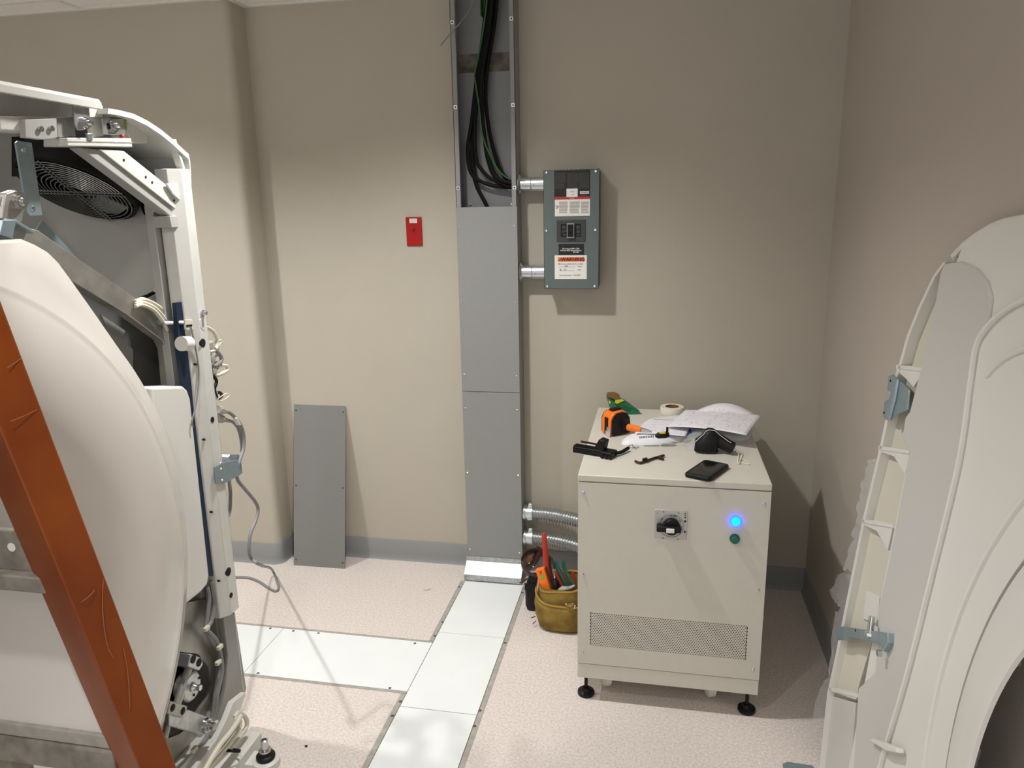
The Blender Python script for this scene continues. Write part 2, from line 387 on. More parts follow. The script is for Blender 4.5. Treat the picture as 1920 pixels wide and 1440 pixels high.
for px, py in ((848, 42), (854, 201), (859, 353), (959, 35), (962, 197), (965, 352)):
    p = ay(px, py, WY)
    k = obj(MB().box(p.x-.007, p.x+.007, WY-.002, WY-.0002, p.z-.007, p.z+.007), 'clip_nut', M['glue'], t)
    obj(MB().cyl((p.x, WY-.0026, p.z), (p.x, WY-.0015, p.z), .003, 8), 'hole', M['blackm'], k)
for px, py in ((882, 383), (960, 383)):
    p = ay(px, py, -.004)
    obj(MB().cyl((p.x, -.012, p.z), (p.x, -.004, p.z), .005, 8), 'anchor_screw', M['glue'], t)
obj(MB().box(.10, .135, -.03, -.006, 2.43, 2.455).box(.10, .104, -.05, -.006, 2.36, 2.455), 'ground_lug', M['green'], t)
# galvanised flashing bent onto the floor
fp = [(-.1045, .098), (-.1045, .072), (-.152, .030), (-.153, .004), (-.158, .004), (-.158, .0325), (-.1068, .0745), (-.1068, .098)]
t = thing('base_flashing', 'bent galvanised flashing at the foot of the wireway', 'flashing', (.117, -.13, .004))
obj(MB().prism([(WX0-.006, y, z) for y, z in fp], (WX1-WX0+.01, 0, 0)), 'sheet', M['zinc'], t)
for x, y, z in ((.004, -.1068, .085), (.228, -.1068, .085), (.004, -.158, .018), (.225, -.158, .018)):
    obj(MB().lathe([(0, -.003), (.004, -.002), (.005, 0)], (x, y, z), (0, 1, 0), 10), 'screw', M['steel'], t)

# cables inside the wireway
def cable(name, label, pts, r, m, group=None, n=8):
    o = obj(MB().tube(spl(pts, 6), r, n), name, m); return tag(o, label, 'cable', group)
def cy(pts, Y=-.05): return [ay(p[0], p[1], p[2] if len(p) > 2 else Y) for p in pts]
top = lambda x, Y: [ay(x+3, -60, Y)]
g = 'black power cables in the open wireway'
cable('power_cable', 'leftmost black cable, bowing out left then into the upper conduit', cy([(918, -38), (906, 60), (895, 135), (884, 230), (877, 275), (880, 315), (892, 334), (920, 347), (960, 351), (985, 349)], -.046), .0078, M['rubber'], g)
cable('power_cable', 'black cable that drops down behind the cover plate', cy([(921, -38), (909, 60), (898, 135), (888, 230), (885, 285), (889, 327), (895, 352), (913, 387), (925, 430)], -.036), .0080, M['rubber'], g)
cable('power_cable', 'second black cable curving right into the upper conduit', cy([(924, -38), (912, 60), (900, 135), (890, 240), (893, 297), (903, 318), (925, 338), (960, 347), (985, 345)], -.056), .0075, M['rubber'], g)
cable('power_cable', 'third black cable, hanging beside the green wire', cy([(929, -38), (917, 60), (903, 135), (905, 220), (909, 265), (914, 297), (925, 328), (945, 346), (985, 351)], -.062), .0078, M['rubber'], g)
cable('power_cable', 'rightmost black cable in the open wireway', cy([(934, -38), (926, 50), (913, 130), (911, 190), (918, 250), (930, 297), (942, 326), (962, 341), (985, 343)], -.05), .0078, M['rubber'], g)
cable('power_cable', 'black cable at the front of the bundle, hidden lower down', cy([(926, -38), (918, 50), (907, 120), (902, 175), (908, 250), (918, 300), (936, 336), (985, 347)], -.072), .0078, M['rubber'], g)
cable('ground_wire', 'green wire among the black cables', cy([(914, -38), (911, 20), (898, 100), (890, 138), (893, 165), (899, 206), (904, 250), (914, 280), (930, 312), (943, 328), (961, 337), (985, 340)], -.0815), .0032, M['green'])
cable('stray_wire', 'thin grey wire end poking out to the left of the wireway', [ay(895, -20, -.05), ay(886, 10, -.08), ay(869, 35, -.112), ay(851, 56, -.13), ay(826, 85, -.15)], .0028, M['greywire'])

# ------------------------------------------------------------------ conduits
def nipple(z, label):
    t = thing('conduit_nipple', label, 'conduit', (.297, -.058, z), group='conduit nipples at the breaker box')
    x0, x1 = WX1+.001, .352
    obj(MB().lathe([(.0, 0), (.037, 0), (.038, .004), (.031, .009), (.0285, .012)], (x0, -.058, z), (1, 0, 0), 28), 'locknut', M['steelc'], t)
    obj(MB().lathe([(.0285, .01), (.0285, .052), (.0268, .054), (.0285, .056), (.0285, x1-x0)], (x0, -.058, z), (1, 0, 0), 28), 'coupling', M['steelc'], t)
    for k in range(4):
        x = x0+.022+k*.012+(.008 if k > 1 else 0)
        obj(MB().ball((x, -.058-.0283, z-.004), .0032, 5), 'dimple', M['trim'], t)
M['steelc'] = mat('bright_steel', (214, 219, 220), .28, .9, noise=.12, scale=35, stretch=(.3, 1, 1))
nipple(1.722, 'upper bright steel nipple between wireway and breaker box')
nipple(1.3716, 'lower bright steel nipple between wireway and breaker box')
def flex(y0, z0, z1, label):
    t = thing('flexible_conduit', label, 'conduit', (.36, -.08, z0), group='corrugated conduits into the cabinet')
    x0 = WX1+.001; pts = spl([(x0+.03, -.06, z0), (x0+.12, -.064, z0-.001), (x0+.22, -.085, z0-.006), (.5755, -.125, z1)], 130)
    rr = []
    L = 0; last = pts[0]
    for q in pts: L += (q-last).length; last = q; rr.append(.0262+.0040*math.sin(2*pi*L/.0125))
    obj(MB().tube(pts, rr, 22, False), 'corrugated_hose', M['zinc2'], t, ang=60)
    obj(MB().lathe([(.0, 0), (.036, 0), (.037, .012), (.031, .013), (.031, .02), (.035, .021), (.035, .043), (.029, .044)], (x0, -.06, z0), (1, 0, 0), 28), 'connector', M['steelc'], t)
    k = obj(MB().box(x0+.022, x0+.042, -.072, -.05, z0+.03, z0+.047), 'clamp_lug', M['steelc'], t, bevel=.003)
    obj(MB().cyl((x0+.032, -.0745, z0+.04), (x0+.032, -.071, z0+.04), .0055, 10), 'clamp_screw', M['steel'], k)
M['zinc2'] = mat('corrugated_zinc', (198, 201, 202), .3, .9)
flex(0, .306, .294, 'upper corrugated flexible conduit running into the cabinet')
flex(1, .187, .166, 'lower corrugated flexible conduit behind the tool pouch')

# ------------------------------------------------------------------ breaker box
bx0, bx1, bz0, bz1, bf = .352, .5725, 1.308, 1.7715, -.11
t = thing('breaker_box', 'grey-green breaker disconnect box on the back wall', 'electrical box', ((bx0+bx1)/2, -.05, bz0))
obj(MB().box(bx0+.003, bx1-.003, bf+.003, -.0005, bz0+.003, bz1-.003), 'body', M['box'], t, bevel=.002)
cov = obj(MB().box(bx0, bx1, bf, bf+.0028, bz0, bz1).box(bx0, bx0+.002, bf, bf+.012, bz0, bz1).box(bx1-.002, bx1, bf, bf+.012, bz0, bz1).box(bx0, bx1, bf, bf+.012, bz1-.002, bz1).box(bx0, bx1, bf, bf+.012, bz0, bz0+.002), 'cover', M['box'], t, bevel=.0006)
def bp(x, y, Y=bf): return ay(960+x/5.54, 300+y/5.54, Y)
for x, y in ((358, 130), (870, 117), (358, 735), (866, 727), (366, 1312), (858, 1310)):
    p = bp(x, y)
    s = obj(MB().lathe([(0, -.005), (.004, -.0048), (.0066, -.002), (.007, 0)], (p.x, bf, p.z), (0, 1, 0), 14), 'cover_screw', M['glue'], cov)
for px in (1062, 1068, 1085):
    p = ay(px, 317, -.05)
    obj(MB().cyl((p.x, -.05, bz1-.003), (p.x, -.05, bz1+.007), .005, 8), 'knockout_screw', M['glue'], t)
def rect(x0, y0, x1, y1, d, m, par, name, extra=0):
    a = bp(x0, y0); b = bp(x1, y1); X0, X1 = sorted((a.x, b.x)); Z0, Z1 = sorted((a.z, b.z))
    return obj(MB().box(X0, X1, bf-d, bf-d+.0004+extra, Z0, Z1), name, m, par, smooth=False)
lb = rect(438, 112, 810, 582, .0005, M['lab_black'], cov, 'rating_label')
rect(446, 135, 560, 235, .0008, M['lab_dark'], lb, 'print_block'); rect(572, 135, 800, 235, .0008, M['lab_dark'], lb, 'print_block')
rect(446, 243, 545, 295, .0008, M['lab_dark'], lb, 'print_block'); rect(570, 243, 680, 295, .0008, M['lab_dark'], lb, 'print_block'); rect(695, 238, 800, 292, .0008, M['lab_dark'], lb, 'print_block')
rect(442, 384, 808, 406, .0009, M['lab_red'], lb, 'danger_strip')
rect(444, 405, 809, 580, .0008, M['lab_white'], lb, 'white_field')
for x0, x1 in ((490, 582), (600, 705), (718, 800)):
    y = 432
    for h in (34, 40, 30, 22):
        rect(x0, y, x1-random.randint(0, 14), y+h-6, .0011, M['lab_grey'], lb, 'print_block'); y += h
rect(566, 298, 682, 383, .0012, M['lab_white'], lb, 'sticker')
def bt(s, x, y, size, m, par, bold=0, d=.0016): p = bp(x, y); return text(s, size, TF((p.x, bf-d, p.z)), m, par, bold=bold)
bt('01/2018', 626, 330, .0052, M['ink'], lb); bt('3947', 628, 362, .0052, M['ink'], lb)
rect(706, 325, 800, 350, .0011, M['inkwhite'], lb, 'logo_plate'); bt('SQUARE D', 752, 338, .0062, M['ink'], lb, .00015)
bt('by Schneider', 745, 364, .0040, M['lab_orange'], lb)
bt('DANGER', 620, 396, .0050, M['inkwhite'], lb)
# struck figure pictogram
for a, b in (((448, 478), (480, 474)), ((480, 474), (470, 500)), ((470, 500), (452, 496)), ((466, 486), (488, 488)), ((470, 500), (464, 508))):
    pa, pb = bp(*a), bp(*b); obj(MB().beam((pa.x, bf-.0014, pa.z), (pb.x, bf-.0014, pb.z), .0012, .0008, (0, 1, 0)), 'pictogram_stroke', M['ink'], lb)
# breaker bezel and handle
a, b = bp(465, 625), bp(763, 848)
bez = obj(MB().box(a.x, b.x, bf-.004, bf, b.z, a.z), 'breaker_bezel', M['boxd'], cov, bevel=.0035, seg=3)
a, b = bp(508, 665), bp(716, 797)
brk = obj(MB().box(a.x, b.x, bf-.0048, bf-.003, b.z, a.z), 'breaker_face', M['black'], t)
for x0, y0, x1, y1 in ((522, 680, 560, 715), (520, 725, 540, 760), (545, 725, 566, 745), (530, 765, 562, 785), (668, 680, 708, 715), (672, 725, 706, 760), (670, 772, 706, 784)):
    rect(x0, y0, x1, y1, .0056, M['boxd'], brk, 'raised_mark')
a, b = bp(574, 655), bp(650, 810)
hd = obj(MB().box(a.x, b.x, bf-.016, bf-.004, b.z, a.z), 'handle_frame', M['framegrey'] if 'framegrey' in M else M['alu'], brk, bevel=.001)
obj(MB().box(a.x+.003, b.x-.003, bf-.019, bf-.010, b.z+.005, a.z-.005), 'breaker_handle', M['black'], brk, bevel=.002)
# labels below
l2 = rect(484, 873, 748, 992, .0006, M['lab_black'], cov, 'circuit_label')
bt('Disconnect 480v 120A', 612, 921, .0074, M['inkwhite'], l2, .0001); bt('Fed from MDP Electrical Room', 612, 940, .0066, M['inkwhite'], l2, .0001); bt('(B 120)', 665, 957, .0074, M['inkwhite'], l2, .0001)
l3 = rect(443, 990, 776, 1236, .0008, M['lab_white'], cov, 'warning_label')
rect(474, 1011, 748, 1054, .0012, M['lab_orange'], l3, 'warning_header'); rect(474, 1011, 520, 1054, .0014, M['lab_yel'], l3, 'warning_symbol_field')
bt('WARNING', 633, 1033, .0198, M['lab_maroon'] if 'lab_maroon' in M else M['ink'], l3, .0003, .0022)
pa = [bp(484, 1049), bp(518, 1049), bp(501, 1016)]
obj(MB().prism([(p.x, bf-.0019, p.z) for p in pa], (0, .0003, 0)), 'warning_triangle', M['ink'], l3)
pa = [bp(492, 1045), bp(510, 1045), bp(501, 1027)]
obj(MB().prism([(p.x, bf-.0022, p.z) for p in pa], (0, .0002, 0)), 'triangle_inner', M['lab_yel'], l3)
bt('!', 501, 1038, .007, M['ink'], l3, .0002, .0024)
bt('Maximum available fault current', 608, 1079, .0078, M['inkgrey'], l3, .00008); bt('3000', 563, 1103, .0072, M['inkgrey'], l3, .00008); bt('amps', 704, 1103, .0078, M['inkgrey'], l3, .00008)
bt('@', 505, 1141, .0085, M['inkgrey'], l3, .0001); bt('277', 552, 1139, .0072, M['inkgrey'], l3, .00008); bt('volts', 697, 1140, .0078, M['inkgrey'], l3, .00008)
bt('Date Generated:', 556, 1198, .0074, M['inkgrey'], l3, .00008); bt('4-30-2021', 676, 1197, .0074, M['inkgrey'], l3, .00008)
rect(488, 1111, 656, 1113, .0012, M['inkgrey'], l3, 'rule'); rect(525, 1149, 656, 1151, .0012, M['inkgrey'], l3, 'rule')

# ------------------------------------------------------------------ red switch plate
a = ay(761, 407, 0); b = ay(794, 461, 0)
t = thing('switch_plate', 'red emergency switch plate with small white sticker', 'switch', ((a.x+b.x)/2, 0, b.z))
obj(MB().box(a.x, b.x-.002, -.007, -.0003, b.z, a.z), 'plate', M['red'], t, bevel=.003, seg=3)
cx, cz = (a.x+b.x)/2-.002, (a.z+b.z)/2+.002
obj(MB().box(cx-.006, cx+.006, -.0085, -.006, cz-.013, cz+.013), 'toggle_slot', M['red'], t, bevel=.0008)
obj(MB().prism([(cx-.0045, -.008, cz-.003), (cx-.0045, -.008, cz+.010), (cx-.0045, -.020, cz+.014), (cx-.0045, -.021, cz+.007)], (.009, 0, 0)), 'toggle', M['red'], t, bevel=.001)
p = ay(767.5, 410, -.007); q = ay(782, 418, -.007)
st = obj(MB().box(p.x, q.x, -.0076, -.0069, q.z, p.z), 'sticker', M['lab_white'], t)
text('UPS CIRCUIT', .0052, TF(((p.x+q.x)/2, -.0079, (p.z+q.z)/2+.0035)), M['inkgrey'], st); text('BREAKER', .0052, TF(((p.x+q.x)/2, -.0079, (p.z+q.z)/2-.0035)), M['inkgrey'], st)

# ------------------------------------------------------------------ loose cover plate leaning on the wall
t = thing('loose_cover_plate', 'loose grey sheet metal cover leaning against the wall', 'metal sheet', (-.724, -.14, 0))
lp = [Vector((-.8525, -.140, .0005)), Vector((-.5965, -.136, .0005)), Vector((-.5945, -.0035, .752)), Vector((-.853, -.0035, .752))]
nrm = Vector((0, .0025, .0005))
obj(MB().prism(lp, nrm), 'sheet', M['loose'], t, bevel=.0004)
for u, v in ((.045, .035), (.955, .035), (.045, .5), (.955, .5), (.045, .965), (.955, .965), (.045, .12), (.955, .12)):
    if v in (.12,): continue
    c = lp[0].lerp(lp[1], u).lerp(lp[3].lerp(lp[2], u), v)
    obj(MB().cyl(c+Vector((0, -.0006, 0)), c+Vector((0, .0005, 0)), .0033, 8), 'hole', M['blackm'], t)
# ------------------------------------------------------------------ power cabinet
cx0, cx1, cf, cb, ZT = .5755, 1.158, -.9, -.086, .81
t = thing('power_cabinet', 'cream steel power cabinet on levelling feet with a lit blue lamp', 'cabinet', ((cx0+cx1)/2, (cf+cb)/2, 0))
cabinet = t
obj(MB().box(cx0+.002, cx1-.002, cf+.006, cb, .142, .788), 'body', M['cab'], t, bevel=.002)
obj(MB().box(cx0-.001, cx1+.001, cf-.002, cb-.0, .788, ZT), 'top', M['cab'], t, bevel=.003)
pl = obj(MB().box(cx0, cx1, cf, cb, .087, .1405), 'plinth', M['cab'], t, bevel=.002)
# front panel with a real perforated window
vx0, vx1, vz0, vz1 = .6165, 1.1145, .212, .334
fz0, fz1 = .1435, .7855
fm = MB()
for a, b, c, d in ((cx0, vx0, fz0, fz1), (vx1, cx1, fz0, fz1), (vx0, vx1, fz0, vz0), (vx0, vx1, vz1, fz1)): fm.box(a, b, cf-.0015, cf+.004, c, d)
fp_ = obj(fm, 'front_panel', M['cab'], t, smooth=False)
gm = MB(); NC, NR = 63, 20; dx = (vx1-vx0)/(NC+.5); dz = (vz1-vz0)/NR
for r in range(NR):
    for c in range(NC):
        ox = vx0+dx*(c+.5+(.5 if r % 2 else 0)); oz = vz0+dz*(r+.5)
        hexo = []; hexi = []
        for k in range(6):
            a = pi/6+k*pi/3
            hexo.append((ox+dx/math.sqrt(3)*math.cos(a), cf-.001, oz+dz/1.5*math.sin(a))); hexi.append((ox+.0021*math.cos(a), cf-.001, oz+.0021*math.sin(a)))
        gm.add(hexo+hexi, [(k, (k+1) % 6, 6+(k+1) % 6, 6+k) for k in range(6)])
me = _mesh(gm, 'vent_grille', False, normals=False); me.materials.append(M['cab'])
link(me, 'vent_grille', fp_, solid=.0008, label='perforated vent strip with staggered round holes')
obj(MB().box(vx0, vx1, cf+.003, cf+.0055, vz0, vz1), 'vent_backing', M['blackm'], fp_)
for x, z in ((.5925, .7515), (.5925, .470), (.5925, .186), (1.139, .746), (1.1375, .461), (1.138, .180)):
    s = obj(MB().lathe([(0, -.001), (.007, -.001), (.0072, 0)], (x, cf-.0015, z), (0, 1, 0), 16), 'washer', M['glue'], fp_)
    obj(MB().lathe([(0, -.0055), (.0022, -.0055), (.0045, -.003), (.0048, 0)], (x, cf-.0025, z), (0, 1, 0), 12), 'screw', M['steel'], fp_)
# rotary isolator
a = ay(1228, 955, cf-.003); b = ay(1287, 1012, cf-.003)
ip = obj(MB().box(a.x, b.x, cf-.0045, cf-.0015, b.z, a.z), 'isolator_plate', M['plate'], t, bevel=.0008)
def ip_(x, y, Y=cf-.005): return ay(1220+x/9.6, 940+y/9.6, Y)
c = ip_(372, 440)
obj(MB().lathe([(.0385, -.0002), (.0385, -.0012), (.0375, -.0012), (.0375, -.0002)], (c.x, cf-.0045, c.z), (0, 1, 0), 32), 'dial_ring', M['inkgrey'], ip)
kb = obj(MB().lathe([(0, -.018), (.023, -.018), (.026, -.015), (.0265, 0)], (c.x, cf-.0045, c.z), (0, 1, 0), 32), 'knob', M['black'], ip)
l = ip_(105, 480); r_ = ip_(535, 520)
obj(MB().prism([(l.x, cf-.036, c.z-.011), (r_.x, cf-.036, c.z-.011), (r_.x+.002, cf-.036, c.z-.002), (r_.x-.002, cf-.036, c.z+.008), (l.x, cf-.036, c.z+.008)], (0, .028, 0)), 'knob_grip', M['black'], kb, bevel=.003)
obj(MB().box(c.x-.0155, c.x+.0085, cf-.0405, cf-.0355, c.z-.0095, c.z+.004), 'lockout_tab', M['lab_white'], kb, bevel=.001)
for x, y, rr in ((235, 190, .0018), (505, 208, .0018), (220, 662, .0018), (492, 683, .0018), (620, 360, .0036), (614, 550, .0036), (622, 222, .002), (622, 255, .0018), (620, 292, .0022)):
    p = ip_(x, y); obj(MB().cyl((p.x, cf-.0052, p.z), (p.x, cf-.004, p.z), rr, 10), 'plate_mark', M['ink'], ip)
p = ip_(410, 268); text('O OFF', .0075, TF((p.x, cf-.0054, p.z)), M['ink'], ip, bold=.0002)
p = ip_(208, 318); text('TRIP', .0046, TF((p.x, cf-.0054, p.z), (.65, 0, .75), (-.75, 0, .65)), M['ink'], ip, bold=.0001)
p = ip_(530, 350); text('TEST', .0046, TF((p.x, cf-.0054, p.z), (.6, 0, -.8), (.8, 0, .6)), M['ink'], ip, bold=.0001)
p = ip_(556, 482); text('I ON', .006, TF((p.x, cf-.0054, p.z), (0, 0, -1), (1, 0, 0)), M['ink'], ip, bold=.0002)
p = ip_(122, 215); text('IEC', .0046, TF((p.x, cf-.0054, p.z), (0, 0, 1), (-1, 0, 0)), M['inkgrey'], ip)
# pilot lamp and push button
c = ay(1379.5, 977, cf-.004)
lr = obj(MB().lathe([(.0, 0), (.0165, 0), (.0165, -.007), (.0135, -.008), (.0135, -.004)], (c.x, cf-.0015, c.z), (0, 1, 0), 28), 'pilot_lamp', M['blue'], t, label='blue pilot lamp, lit')
obj(MB().lathe([(0, -.0135), (.009, -.0125), (.0125, -.009), (.0128, -.004)], (c.x, cf-.0015, c.z), (0, 1, 0), 24), 'lamp_lens', M['blueglow'], lr)
c = ay(1377.5, 1010, cf-.004)
br = obj(MB().lathe([(0, 0), (.0152, 0), (.0152, -.006), (.0125, -.0145), (.0115, -.0145)], (c.x, cf-.0015, c.z), (0, 1, 0), 28), 'push_button', M['btndark'], t, label='green push button')
obj(MB().lathe([(0, -.016), (.0105, -.016), (.0118, -.0145)], (c.x, cf-.0015, c.z), (0, 1, 0), 24), 'button_cap', M['btngreen'], br)
# feet and casters
for x in (.601, 1.131):
    for y in (-.862, -.13):
        f = obj(MB().cyl((x, y, .012), (x, y, .09), .0058, 12), 'levelling_foot', M['black'], t)
        obj(MB().lathe([(0, .0), (.027, .0), (.029, .004), (.028, .012), (.017, .017), (.012, .026), (0, .026)], (x, y, .0), (0, 0, 1), 28), 'foot_pad', M['black'], f)
for x in (.665, 1.015):
    for y in (-.80, -.18):
        k = obj(MB().lathe([(0, -.014), (.03, -.014), (.036, -.010), (.036, .010), (.03, .014), (0, .014)], (x, y, .0365), (1, .35, 0), 24), 'caster', M['caps'], t)
        obj(MB().lathe([(0, -.0155), (.012, -.0155), (.014, -.013)], (x, y, .0365), (1, .35, 0), 16), 'caster_hub', M['trim'], k)
        obj(MB().beam((x-.019, y, .036), (x-.019, y, .088), .004, .03, (0, 1, 0)).beam((x+.019, y, .036), (x+.019, y, .088), .004, .03, (0, 1, 0)), 'caster_fork', M['zinc'], k)
p = az(1265, 1296, .03); obj(MB().cyl((p.x, -.84, .052), (p.x, -.84, .088), .0055, 10), 'hanging_bolt', M['black'], t)

# ------------------------------------------------------------------ things lying on the cabinet top
ZC = ZT+.0005
# small torn green carton, tipped on its corner
t = thing('torn_carton', 'small torn green and yellow carton at the back of the cabinet', 'box', (.69, -.17, ZC))
def q(px, py, Y): return ay(1070+px/9.6, 720+py/9.6, Y)
A, B, Cc, D = q(640, 220, -.15), q(790, 330, -.20), q(865, 570, -.20), q(700, 415, -.16)
E_, F_ = q(1060, 420, -.15), q(960, 300, -.15)
G_ = q(900, 270, -.11); H_ = q(660, 150, -.10); I_ = q(1290, 545, -.17)
for v_ in (Cc, I_): v_.z = max(v_.z, ZC+.001)
obj(MB().prism([A, B, Cc, D], (0, .0012, 0)), 'left_face', M['cardg'], t)
obj(MB().prism([B, F_, E_, q(1050, 470, -.16), Cc], (0, .0012, 0)), 'front_face', M['cardg'], t)
obj(MB().prism([q(790, 330, -.2015), q(800, 290, -.20), q(920, 275, -.1515), q(972, 297, -.1515), q(830, 358, -.2)], (0, .0008, 0)), 'yellow_flap', M['cardy'], t)
obj(MB().prism([q(685, 290, -.166), q(715, 320, -.174), q(715, 360, -.172), q(690, 330, -.166)], (0, -.0012, 0)), 'yellow_patch', M['cardy'], t)
obj(MB().prism([A, H_, q(780, 140, -.08), q(870, 180, -.08), G_, q(800, 285, -.198)], (0, .0012, 0)), 'inside_flap', M['cardb'], t, label='brown inside of the torn flap')
obj(MB().prism([A, H_, q(636, 160, -.12)], (0, .001, 0)), 'torn_edge', M['foam'], t)
obj(MB().prism([E_, q(1100, 430, -.15), I_, Vector((Cc.x+.01, Cc.y+.01, ZC+.001)), q(1050, 470, -.16)], (0, .0012, 0)), 'lower_face', M['cardg'], t)
# backing so the carton is a real body
obj(MB().loft([[A+Vector((.004, .004, 0)), B+Vector((.004, .006, 0)), Cc+Vector((.002, .01, .002)), D+Vector((.006, .006, 0))], [G_+Vector((0, .02, 0)), F_+Vector((0, .02, 0)), I_+Vector((-.01, .03, .003)), D+Vector((.02, .08, .0))]]), 'rear_faces', M['cardg'], t)
# tape measure
t = thing('tape_measure', 'orange and black tape measure on the cabinet', 'tape measure', (.667, -.445, ZC), (0, 0, math.radians(38)))
t.scale = (1.22, 1.22, 1.22)
TMW, TMH = .036, .074   # half depth, height
prof = []
for x, z in ((-.036, .006), (-.036, .05), (-.030, .064), (-.018, .073), (.004, .075), (.022, .070), (.034, .054), (.037, .03), (.037, .006), (.033, .001), (-.032, .001)): prof.append((x, z))
def tm(y0, y1, sc=1.0, dz=0): return MB().prism([(x*sc, y0, (z-.037)*sc+.037+dz) for x, z in prof], (0, y1-y0, 0))
obj(tm(-.024, .024), 'case', M['orangeh'], t, local=True, bevel=.005, seg=3)
obj(tm(-.029, -.0235, .93), 'rubber_side', M['black'], t, local=True, bevel=.003)
obj(tm(.0235, .029, .93), 'rubber_side', M['black'], t, local=True, bevel=.003)
obj(MB().box(-.0375, -.0355, -.012, .006, .006, .056), 'rubber_grip', M['black'], t, local=True, bevel=.001)
obj(MB().prism([(-.022, -.011, .0745), (.014, -.011, .0755), (.012, -.011, .081), (-.016, -.011, .079)], (0, .022, 0)), 'lock_button', M['black'], t, local=True, bevel=.002)
obj(MB().box(.006, .026, -.0302, -.0288, .016, .05), 'side_badge', M['lab_black'], t, local=True, bevel=.001)
obj(MB().box(-.0385, -.0365, -.024, -.008, .003, .028).box(-.041, -.038, -.026, -.006, .001, .018), 'tape_hook', M['glue'], t, local=True)
# orange-handled cutter lying behind the tape measure
p0, p1, p2 = az(1178, 801, ZC+.034), az(1203, 806, ZC+.036), az(1222, 809, ZC+.034)
t = thing('snap_cutter', 'orange handled cutter with a grey tip beside the tape measure', 'cutter', (p0.x, p0.y, ZC))
obj(MB().tube([p0, p0.lerp(p1, .5), p1], [.013, .0125, .009], 10), 'handle', M['orangeh'], t)
obj(MB().tube([p1, p1.lerp(p2, .5), p2], [.009, .0065, .0015], 8), 'blade_nose', M['zinc'], t)
# tape roll
p = az(1260, 778, ZC)
t = thing('tape_roll', 'roll of white tape standing behind the papers', 'tape roll', (p.x, p.y, ZC))
obj(MB().lathe([(.027, .002), (.046, .002), (.047, .004), (.047, .030), (.046, .032), (.027, .032), (.027, .002)], (p.x, p.y+.02, ZC-.0018), (0, 0, 1), 36), 'tape', M['tapew'], t)
obj(MB().lathe([(.0255, .0025), (.0272, .0025), (.0272, .0325), (.0255, .0325), (.0255, .0025)], (p.x, p.y+.02, ZC-.0018), (0, 0, 1), 36), 'core', M['cardb'], t)
# folded white bag
def mound(outline, h, name, m, z0=ZC, nr=10, wob=.006, seed=1, pw=.5, centre=None):
    rnd = random.Random(seed); o = [Vector((a.x, a.y, z0)) for a in outline]; o = spl(o+[o[0]], 5)[:-1]; n = len(o)
    c = centre or sum(o, Vector())/n; rings = []
    ph = [rnd.uniform(0, 6.28) for _ in range(6)]
    for k in range(nr+1):
        f = 1-k/nr*.97; ring = []
        for i, a in enumerate(o):
            b = c.lerp(a, f); th = 2*pi*i/n
            hh = h*(1-f**3)**pw
            hh += wob*(1-f)*(math.sin(b.x*55+ph[0]+2*math.sin(b.y*31+ph[1]))+.7*math.sin(b.y*73+b.x*40+ph[2]))*min(1, 4*(1-f))
            ring.append(Vector((b.x, b.y, z0+max(.0005, hh))))
        rings.append(ring)
    rings.insert(0, [Vector((a.x, a.y, z0)) for a in o])
    return MB().loft(rings, True)
mb = mound([az(*p_, ZC) for p_ in ((1166, 826), (1168, 834), (1200, 835), (1245, 834), (1290, 826), (1335, 822), (1395, 826), (1410, 810), (1395, 790), (1330, 780), (1260, 783), (1215, 789), (1198, 802), (1185, 815))], .026, 'bag', M['cloth'], wob=.005, seed=3)
o = obj(mb, 'folded_white_bag', M['cloth'], ang=80); tag(o, 'folded white plastic bag under the drawings', 'bag')
# blue-printed slip on the bag
a = [az(1287, 801, .838), az(1290, 812, .838), az(1297, 811, .838), az(1293, 800, .838)]
o = obj(MB().prism(a, (0, 0, .0008)), 'printed_slip', M['bluep']); tag(o, 'small slip with blue print peeking out under the drawings', 'paper slip')
# clear plastic bag
mb = mound([az(*p_, ZC) for p_ in ((1275, 828), (1293, 846), (1330, 850), (1372, 836), (1418, 829), (1424, 812), (1400, 800), (1340, 806), (1300, 815))], .034, 'film', M['film'], wob=.012, seed=5)
o = obj(mb, 'clear_plastic_bag', M['film'], ang=80); tag(o, 'crumpled clear plastic bag beneath the drawings', 'bag')
# drawings
def sheet(c, bulge, name, label, curl=0):
    def fn(u, v):
        a = c[0].lerp(c[1], u).lerp(c[3].lerp(c[2], u), v)
        a = a.copy(); a.z += bulge*math.sin(pi*u)*math.sin(pi*(.25+.6*v)) + curl*max(0, v-.7)**2*8*math.sin(pi*min(1, max(0, u)))
        return a
    mb = MB().grid(fn, 18, 12); me = _mesh(mb, name); me.materials.append(M['paper'])
    uv = me.uv_layers.new(name='UVMap')
    for pgn in me.polygons:
        for li in pgn.loop_indices:
            vi = me.loops[li].vertex_index; uv.data[li].uv = ((vi % 19)/18, (vi//19)/12)
    return tag(link(me, name, solid=.0006), label, 'paper', 'drawings on the cabinet')
sheet([az(1249, 800, .852), az(1399, 816, .862), az(1428, 778, .868), az(1286, 768, .862)], .012, 'wiring_drawing', 'top sheet of printed wiring drawings on the cabinet')
sheet([az(1262, 797, .846), az(1396, 812, .852), az(1420, 779, .862), az(1300, 772, .858)], .010, 'wiring_drawing', 'second drawing sheet curling up behind the top sheet', curl=.05)
sheet([az(1190, 812, .8375), az(1285, 818, .8385), az(1300, 790, .846), az(1225, 786, .8415)], .003, 'wiring_drawing', 'drawing sheet lying lowest on the white bag')
